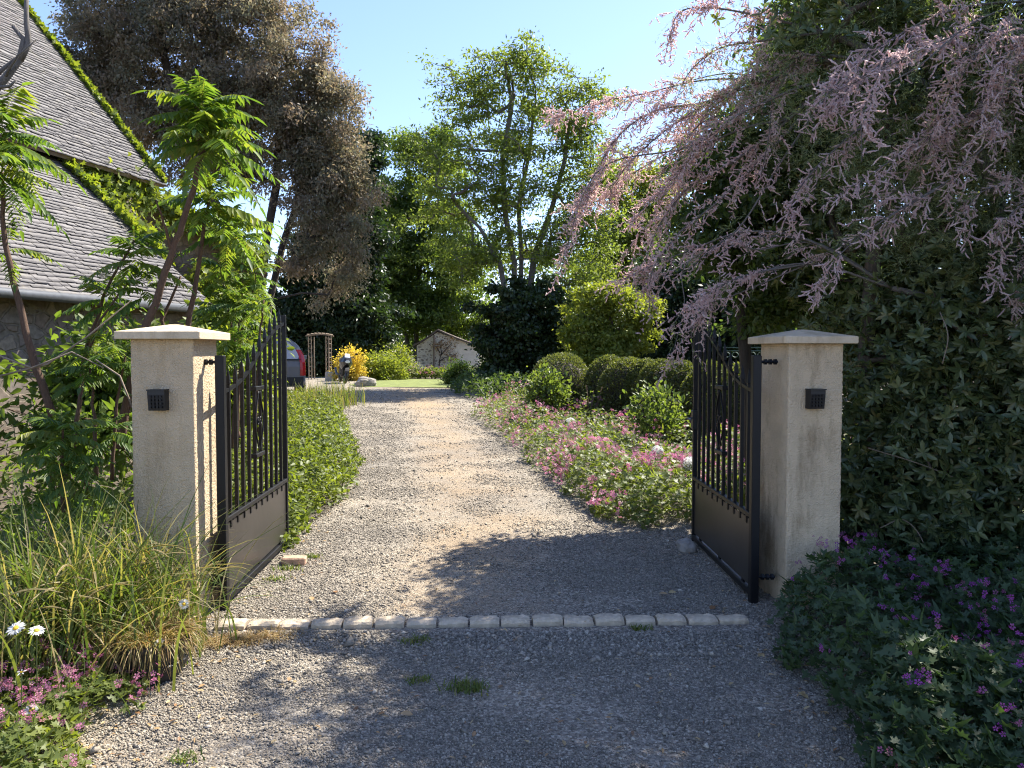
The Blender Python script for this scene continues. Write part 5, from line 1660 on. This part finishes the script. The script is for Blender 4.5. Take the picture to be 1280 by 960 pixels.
# ================================================================== GLOSSY HEDGE AND TAMARISK ON THE RIGHT
def rosette_shrub(name, label, trunks, ells, nt, nros, k, leaf, lmat, bmat, cat='hedge', sigma=.2):
    root = empty(name, trunks[0][0]); tag(root, label, cat); off = np.array(trunks[0][0], float)
    w = np.array([e[2] for e in ells], float); w /= w.sum()
    cen = np.array([e[0] for e in ells], float); rad = np.array([e[1] for e in ells], float)
    pick = rng.choice(len(ells), nt, p=w)
    tg = cen[pick] + in_ellipsoid(nt, .30) * rad[pick]
    tg = tg[tg[:, 2] > .15]; nt = len(tg)
    polys, _ = skeleton(trunks, tg, .007, .3, .6, maxr=.055)
    tubes_obj('branches', [(p - off, r) for p, r in polys], bmat, root)
    t = rng.integers(0, nt, nros)
    c = tg[t] + rng.normal(size=(nros, 3)) * sigma
    c = c[(c[:, 2] > .1)]; nros = len(c)
    mid = np.average(cen, axis=0, weights=w)
    ax = unit(randdir(nros) + unit(c - mid) * .7 + np.array([-.1, -.35, .45]))
    a0 = unit(np.cross(ax, (0.3, .2, 1.0))); b0 = np.cross(ax, a0)
    lv = Leaves()
    rr = rng.random(nros)
    for i in range(k):
        q = i * 2.4 + rng.random(nros) * .5
        d = a0 * np.cos(q)[:, None] + b0 * np.sin(q)[:, None]
        el = .15 + .75 * (i / k)
        dd = d * math.cos(el) + ax * math.sin(el)
        L = leaf[0] * rng.uniform(.7, 1.2, nros) * (1 - .25 * i / k)
        lv.add(c - off - ax * .02 * (1 - i / k), dd + rng.normal(0, .1, dd.shape), ax * math.cos(el) - d * math.sin(el), L, L * leaf[1], T_OVAL, np.clip(rr * .6 + .4 * rng.random(nros), 0, 1))
    lv.build('foliage', lmat, root)
    return root


hb1 = np.array([2.75, 5.55, -.05])
rosette_shrub('glossy_hedge', 'big dark glossy evergreen hedge filling the right side behind the pillar',
              [np.array([hb1, hb1 + [-.1, -.05, .7], hb1 + [-.2, 0, 1.5], hb1 + [-.1, .1, 2.4]]), np.array([hb1 + [.9, .1, 0], hb1 + [.95, .1, .8], hb1 + [1.1, .2, 1.7]]), np.array([hb1 + [1.9, .3, 0], hb1 + [1.9, .3, 1.0], hb1 + [2.0, .4, 2.0]])],
              [Eg(1150, 600, 95, 130, 5.3, .5), Eg(1260, 600, 100, 150, 5.3, .6), Eg(1170, 440, 110, 120, 5.5, .6), Eg(1290, 400, 110, 160, 5.5, .6), Eg(1130, 300, 110, 110, 6.0, .8), Eg(1270, 220, 130, 150, 5.9, .8), Eg(1360, 450, 90, 280, 5.6, .8), (np.array([5.0, 4.2, 2.0]), (.9, 1.6, 2.2), 50000), (np.array([4.3, 5.3, 3.7]), (1.2, 1.0, .9), 34000), (np.array([4.9, 3.4, 3.4]), (.9, 1.0, 1.0), 30000), Eg(1130, 690, 90, 60, 5.2, .4), Eg(1250, 700, 90, 60, 5.2, .4), Eg(1088, 500, 32, 110, 5.5, .35), Eg(1075, 420, 40, 60, 6.2, .4), Eg(1090, 640, 40, 70, 5.4, .35), Eg(1180, 110, 110, 100, 5.6, .6), (P(1060, -40, 5.6), (.9, .6, .7), 3500), (P(1200, -80, 5.5), (.9, .7, .7), 5000), Eg(1200, 90, 140, 120, 6.2, .9), Eg(1060, 200, 90, 100, 6.6, .8)],  # unseen lobes right and overhead are added to shade the bed and gravel
              760, 25000, 7, (.080, .37), M['l_gloss'], M['bark'], sigma=.17)
hb2 = np.array([2.3, 7.4, -.02])
ell = [Eg(985, 370, 60, 45, 7.2, .5), Eg(960, 280, 90, 80, 7.2, .8), Eg(1010, 180, 100, 90, 7.0, .8), Eg(910, 210, 60, 60, 7.4, .6), Eg(1060, 80, 110, 80, 7.0, .8), Eg(895, 300, 45, 50, 7.4, .5), Eg(1090, 380, 90, 70, 7.0, .8), (P(1060, 20, 5.9), (.5, .5, .43), 2600)]  # last lobe stands nearer, added to shade the foreground gravel
tree('evergreen_shrub', 'tall loose dark leaved evergreen mixed into the pink tamarisk above the gate pillar', 'shrub',
     [np.array([hb2, hb2 + [0, 0, 1.0], hb2 + [-.1, 0, 2.0], hb2 + [.1, 0, 3.0]]), np.array([hb2 + [.5, 0, 0], hb2 + [.6, 0, 1.2], hb2 + [.7, 0, 2.4], hb2 + [.8, 0, 3.6]])],
     ell, 260, 27000, (.07, .5), M['l_far'], M['bark_dark'], None, sigma=.17, tmpl=T_OVAL, tip_r=.006, maxr=.06, sub=3, bias=.4)


def catmull(q, m=6):
    q = np.asarray(q, float)
    e = np.vstack([2 * q[0] - q[1], q, 2 * q[-1] - q[-2]])
    out = []
    for i in range(1, len(e) - 2):
        for u in np.linspace(0, 1, m, endpoint=False):
            a, b, c, d = e[i - 1], e[i], e[i + 1], e[i + 2]
            out.append(.5 * ((2 * b) + (-a + c) * u + (2 * a - 5 * b + 4 * c - d) * u * u + (-a + 3 * b - 3 * c + d) * u ** 3))
    out.append(e[-2])
    return np.array(out)


def tamarisk():
    base = np.array([3.35, 5.5, -.05])
    root = empty('tamarisk', base); tag(root, 'huge tamarisk with arching branches of dusty pink flower sprays over the right gate', 'tamarisk tree'); off = base
    limbs = [([base, P(1236, 500, 5.5), P(1215, 395, 5.4), P(1160, 372, 5.3), P(1115, 360, 5.3)], .045, .018),
             ([base, P(1265, 450, 5.5), P(1262, 330, 5.5), P(1240, 230, 5.4), P(1195, 150, 5.4), P(1120, 80, 5.4), P(1030, 40, 5.5)], .07, .022),
             ([base, P(1300, 400, 5.5), P(1330, 250, 5.3), P(1320, 120, 5.2), P(1290, 0, 5.1)], .06, .02)]
    # flowering branches: pixel polyline with distance, start radius, spray density
    br = [([(1195, 150, 5.4), (1060, 80, 5.5), (960, 100, 5.6), (880, 128, 5.8), (815, 140, 5.9), (765, 180, 5.9), (730, 255, 5.9)], .016, 2.2),
          ([(1120, 80, 5.4), (1000, 70, 5.5), (920, 110, 5.7), (850, 150, 5.8), (795, 195, 5.8), (760, 240, 5.9)], .013, 2.0),
          ([(960, 100, 5.6), (880, 100, 5.9), (800, 118, 6.0), (745, 128, 6.0), (692, 146, 6.1)], .008, 1.4),
          ([(1030, 40, 5.5), (950, 20, 5.6), (890, 10, 5.7), (850, 15, 5.8), (836, 50, 5.8)], .010, 1.6),
          ([(1030, 40, 5.5), (960, 50, 5.6), (900, 60, 5.7), (862, 90, 5.8), (845, 125, 5.8)], .010, 1.0),
          ([(1120, 80, 5.4), (1040, -10, 5.5), (950, -30, 5.6), (880, -20, 5.7)], .012, .8),
          ([(1060, 80, 5.5), (985, 150, 5.6), (920, 200, 5.7), (860, 235, 5.8), (820, 290, 5.8), (800, 350, 5.8)], .013, 1.5),
          ([(1060, 80, 5.5), (970, 180, 5.6), (900, 250, 5.7), (850, 290, 5.7), (815, 340, 5.7), (812, 385, 5.7)], .012, 1.1),
          ([(1115, 360, 5.3), (1010, 300, 5.4), (930, 290, 5.6), (870, 310, 5.7), (820, 330, 5.7), (772, 352, 5.8)], .012, .9),
          ([(1115, 360, 5.3), (1020, 330, 5.3), (950, 340, 5.3), (900, 360, 5.3), (875, 405, 5.3)], .010, 1.1),
          ([(1010, 330, 5.3), (930, 345, 5.2), (870, 375, 5.1), (838, 408, 5.1)], .008, .9),
          ([(985, 150, 5.6), (930, 160, 5.6), (870, 190, 5.7), (830, 235, 5.8), (790, 275, 5.8)], .010, 1.6),
          ([(1000, 70, 5.5), (930, 130, 5.6), (880, 170, 5.6), (850, 215, 5.7)], .009, 1.0),
          # sprays to the right, nearer
          ([(1320, 120, 5.2), (1240, 130, 4.9), (1160, 170, 4.8), (1100, 210, 4.7), (1040, 250, 4.7)], .010, 1.1),
          ([(1320, 120, 5.2), (1230, 60, 4.9), (1150, 60, 4.8), (1080, 95, 4.7), (1030, 140, 4.7)], .010, 1.2),
          ([(1290, 0, 5.1), (1200, 10, 4.9), (1130, 40, 4.8), (1060, 90, 4.8), (1010, 150, 4.8)], .010, 1.1),
          ([(1290, 0, 5.1), (1260, 30, 4.8), (1220, 70, 4.7), (1180, 130, 4.7), (1160, 180, 4.7)], .009, 1.3),
          ([(1330, 250, 5.3), (1290, 90, 4.8), (1260, 110, 4.6), (1240, 160, 4.5)], .009, 1.2),
          ([(1320, 150, 5.2), (1250, 170, 4.8), (1180, 230, 4.7), (1130, 260, 4.6), (1080, 290, 4.6)], .008, .9),
          ([(1180, 230, 4.7), (1120, 265, 4.6), (1070, 300, 4.6), (1040, 330, 4.6), (1022, 362, 4.6)], .006, .7),
          ([(1330, 250, 5.3), (1270, 230, 4.8), (1220, 245, 4.7), (1200, 290, 4.6)], .007, .8),
          ([(1330, 250, 5.3), (1290, 250, 4.6), (1256, 280, 4.5), (1250, 340, 4.5)], .007, 1.0),
          ([(1320, 120, 5.2), (1300, 60, 4.6), (1270, 60, 4.5), (1245, 100, 4.5)], .008, 1.3),
          ([(1195, 150, 5.4), (1100, 150, 5.1), (1040, 190, 5.0), (1000, 235, 4.9), (985, 270, 4.9)], .009, .9),
          ([(1290, 0, 5.1), (1150, -60, 5.2), (1040, -90, 5.3), (950, -70, 5.4)], .012, 1.4),  # unseen overhead branch added to shade the foreground gravel
          ([(1330, 250, 5.3), (1310, 290, 4.9), (1285, 320, 4.8), (1270, 380, 4.8)], .006, .7)]
    mb = MB()
    for pts, r0, r1 in limbs:
        c = catmull(pts, 5); mb.tube(c - off, np.linspace(r0, r1, len(c)), 9)
    RP, RD, RL = [], [], []
    NP, ND = [], []
    more = []
    for pts, r, dens in br:
        for _ in range(1 if pts[-1][0] < 950 else (1 if pts[-1][1] < 260 else 0)):
            a = np.array(pts, float); w = np.linspace(0, 1, len(a))[:, None] ** .7
            j = rng.normal(0, 1, 3) * np.array([34, 34, .22]) + np.array([22, 10, 0])
            more.append((a + w * (j + rng.normal(0, 1, a.shape) * np.array([14, 12, .08])), r * .75, dens * .42))
    for pts, r, dens in br + more:
        c = catmull([P(*p) for p in pts], 6)
        n = len(c)
        mb.tube(c - off, np.linspace(r, .002, n), 5)
        seg = np.linalg.norm(np.diff(c, axis=0), axis=1); cum = np.concatenate([[0], np.cumsum(seg)]); tot = cum[-1]
        m = int(tot * 24 * dens)
        s = tot * (.22 + .78 * rng.random(m) ** .75)
        pt = np.stack([np.interp(s, cum, c[:, k]) for k in range(3)], 1)
        tg = unit(np.stack([np.interp(np.minimum(s + .05, tot), cum, c[:, k]) - np.interp(np.maximum(s - .05, 0), cum, c[:, k]) for k in range(3)], 1))
        for p, t, ss in zip(pt, tg, s):
            l = rng.uniform(.06, .26) * (1.15 - .4 * ss / tot)
            d = unit(t * 1.0 + randdir(1)[0] * .75)
            k = max(3, int(l / .021))
            u = np.linspace(.1, 1, k)
            cc = p + np.outer(u, d) * l + np.outer(u ** 2, [0, 0, -1.0]) * l * rng.uniform(.1, .55)
            if rng.random() < .35: mb.tube(np.array([p, cc[k // 2], cc[-1]]) - off, [.0022, .0016, .001], 3, caps=False)
            tt = unit(np.gradient(cc, axis=0))
            if rng.random() < .80:
                for rep in range(2 if rng.random() < .5 else 1):
                    RP.append(cc); RD.append(unit(tt * .55 + randdir(k) * .8 + np.array([0, 0, -.1]))); RL.append(rng.uniform(.03, .07, k) * (1.15 if p[1] < 5.05 else .85))
            else:
                NP.append(np.repeat(cc, 3, 0)); ND.append(unit(np.repeat(tt, 3, 0) * 1.2 + randdir(3 * k)))
    mb.build('branches', M['bark_grey'], root, smooth=True)
    RP, RD, RL = np.concatenate(RP), np.concatenate(RD), np.concatenate(RL)
    m = len(RP); k = 14
    u = np.linspace(.05, 1, k)
    rr = rng.random(m)
    c = (RP[:, None] + RD[:, None] * RL[:, None, None] * u[None, :, None] + rng.normal(0, .0024, (m, k, 3))).reshape(-1, 3)
    d = unit(randdir(m * k) + np.repeat(RD, k, 0) * .3)
    lv = Leaves(); L = rng.uniform(.007, .0115, m * k)
    lv.add(c - off - d * L[:, None] * .4, d, randdir(m * k), L, L * .8, T_DIAMOND, np.clip(np.repeat(rr, k) * .6 + .4 * rng.random(m * k), 0, 1))
    for _ in range(2):   # the dense body of each flower spike
        lv.add(RP - off, RD, randdir(m), RL, .0075, T_OVAL, np.clip(rr * .6 + .4 * rng.random(m), 0, 1))
    lv.build('flower_sprays', M['p_tam'], root)
    lv = Leaves(); NP, ND = np.concatenate(NP), np.concatenate(ND); n = len(NP)
    # feathery green shoots through the crown
    ex = [Eg(1180, 250, 140, 120, 5.1, .5), Eg(1250, 120, 90, 130, 5.0, .5), Eg(1080, 170, 110, 100, 5.3, .5), Eg(1080, 60, 120, 60, 5.4, .5), Eg(950, 120, 90, 70, 5.6, .4), Eg(1020, -60, 130, 70, 5.5, .6), Eg(1180, -40, 130, 90, 5.4, .6)]  # last two lie out of view overhead, added for shade below
    w = np.array([float(e[2]) for e in ex]); w /= w.sum(); pk = rng.choice(len(ex), 3600, p=w)
    cen = np.array([e[0] for e in ex]); rad = np.array([e[1] for e in ex])
    ce = cen[pk] + in_ellipsoid(3600, .45) * rad[pk]
    dd = unit(randdir(3600) + np.array([-.5, -.2, .35]))
    kk = 16
    cc = np.repeat(ce, kk, 0) + np.repeat(dd, kk, 0) * (np.tile(np.linspace(0, .22, kk), 3600))[:, None]
    d2 = unit(np.repeat(dd, kk, 0) * 1.6 + randdir(3600 * kk))
    lv.add(np.concatenate([NP, cc]) - off, np.concatenate([ND, d2]), randdir(n + 3600 * kk), rng.uniform(.02, .055, n + 3600 * kk), .0042, T_DIAMOND)
    lv.build('needles', M['l_tam'], root)
    print('tamarisk racemes', m)


tamarisk()
# dry trailing stems and grass hanging in front of the hedge
for pts, lab in (([(1100, 660, 4.9), (1130, 650, 4.85), (1155, 680, 4.8), (1162, 735, 4.8)], 'pale dry stem bending down to the shaded geraniums'), ([(1085, 560, 4.95), (1150, 580, 4.9), (1200, 600, 4.9)], 'dry twig sticking out of the glossy hedge at pillar mid height'), ([(1175, 390, 4.8), (1185, 420, 4.7), (1178, 455, 4.7)], 'pale dry stem hanging under the tamarisk limb')):
    mbx = MB(); mbx.tube(catmull([P(*p) for p in pts], 5), .0035, 5)
    tag(mbx.build('dry_stem', M['wood_grey'], smooth=True), lab, 'stem', 'dry stems in front of the hedge')

# ================================================================== CAMERA, SUN, SKY
cam = bpy.data.cameras.new('camera'); co = bpy.data.objects.new('camera', cam); C.objects.link(co)
cam.sensor_width = 36; cam.lens = 36 * FPX / 1280
cam.clip_start = .05; cam.clip_end = 4000
co.location = (0, 0, HCAM); co.rotation_euler = (PI / 2 - PITCH, 0, 0)
sc = bpy.context.scene; sc.camera = co

EL, AZ = math.radians(50), math.radians(47)
sv = Vector((math.cos(EL) * math.sin(AZ), math.cos(EL) * math.cos(AZ), math.sin(EL)))
sun = bpy.data.lights.new('sun', 'SUN'); so = bpy.data.objects.new('sun', sun); C.objects.link(so)
sun.energy = SUN_E; sun.angle = math.radians(.5); sun.color = (1, .94, .84)
so.rotation_euler = sv.to_track_quat('Z', 'Y').to_euler(); so.location = (20, 20, 30)
w = bpy.data.worlds.new('World'); sc.world = w; w.use_nodes = True
nt = w.node_tree
sky = nt.nodes.new('ShaderNodeTexSky'); sky.sky_type = 'NISHITA'; sky.sun_disc = False
sky.sun_elevation = EL; sky.sun_rotation = AZ; sky.altitude = 50; sky.air_density = 1.0; sky.dust_density = .4; sky.ozone_density = 3.0
bg = nt.nodes['Background']; bg.inputs['Strength'].default_value = SKY_S
tn = nt.nodes.new('ShaderNodeMix'); tn.data_type = 'RGBA'; tn.blend_type = 'MULTIPLY'; tn.inputs[0].default_value = 1; tn.inputs[7].default_value = (.96, .915, 1.03, 1)
nt.links.new(sky.outputs[0], tn.inputs[6]); nt.links.new(tn.outputs[2], bg.inputs['Color'])
vs = sc.view_settings
vs.view_transform = 'Standard'; vs.look = 'None'; vs.exposure = EXPO; vs.gamma = 1; vs.use_curve_mapping = False
sc.render.engine = 'CYCLES'
cy = sc.cycles
cy.max_bounces = 7; cy.diffuse_bounces = 4; cy.glossy_bounces = 2; cy.transmission_bounces = 5; cy.transparent_max_bounces = 4
cy.caustics_reflective = False; cy.caustics_refractive = False
cy.pixel_filter_type = 'BLACKMAN_HARRIS'; cy.filter_width = 1.1
cy.use_adaptive_sampling = True; cy.adaptive_threshold = .02
cy.use_denoising = True
cy.sample_clamp_indirect = 6
try:
    cy.denoiser = 'OPENIMAGEDENOISE'; cy.denoising_input_passes = 'RGB_ALBEDO_NORMAL'; cy.denoising_prefilter = 'NONE'
except Exception:
    pass
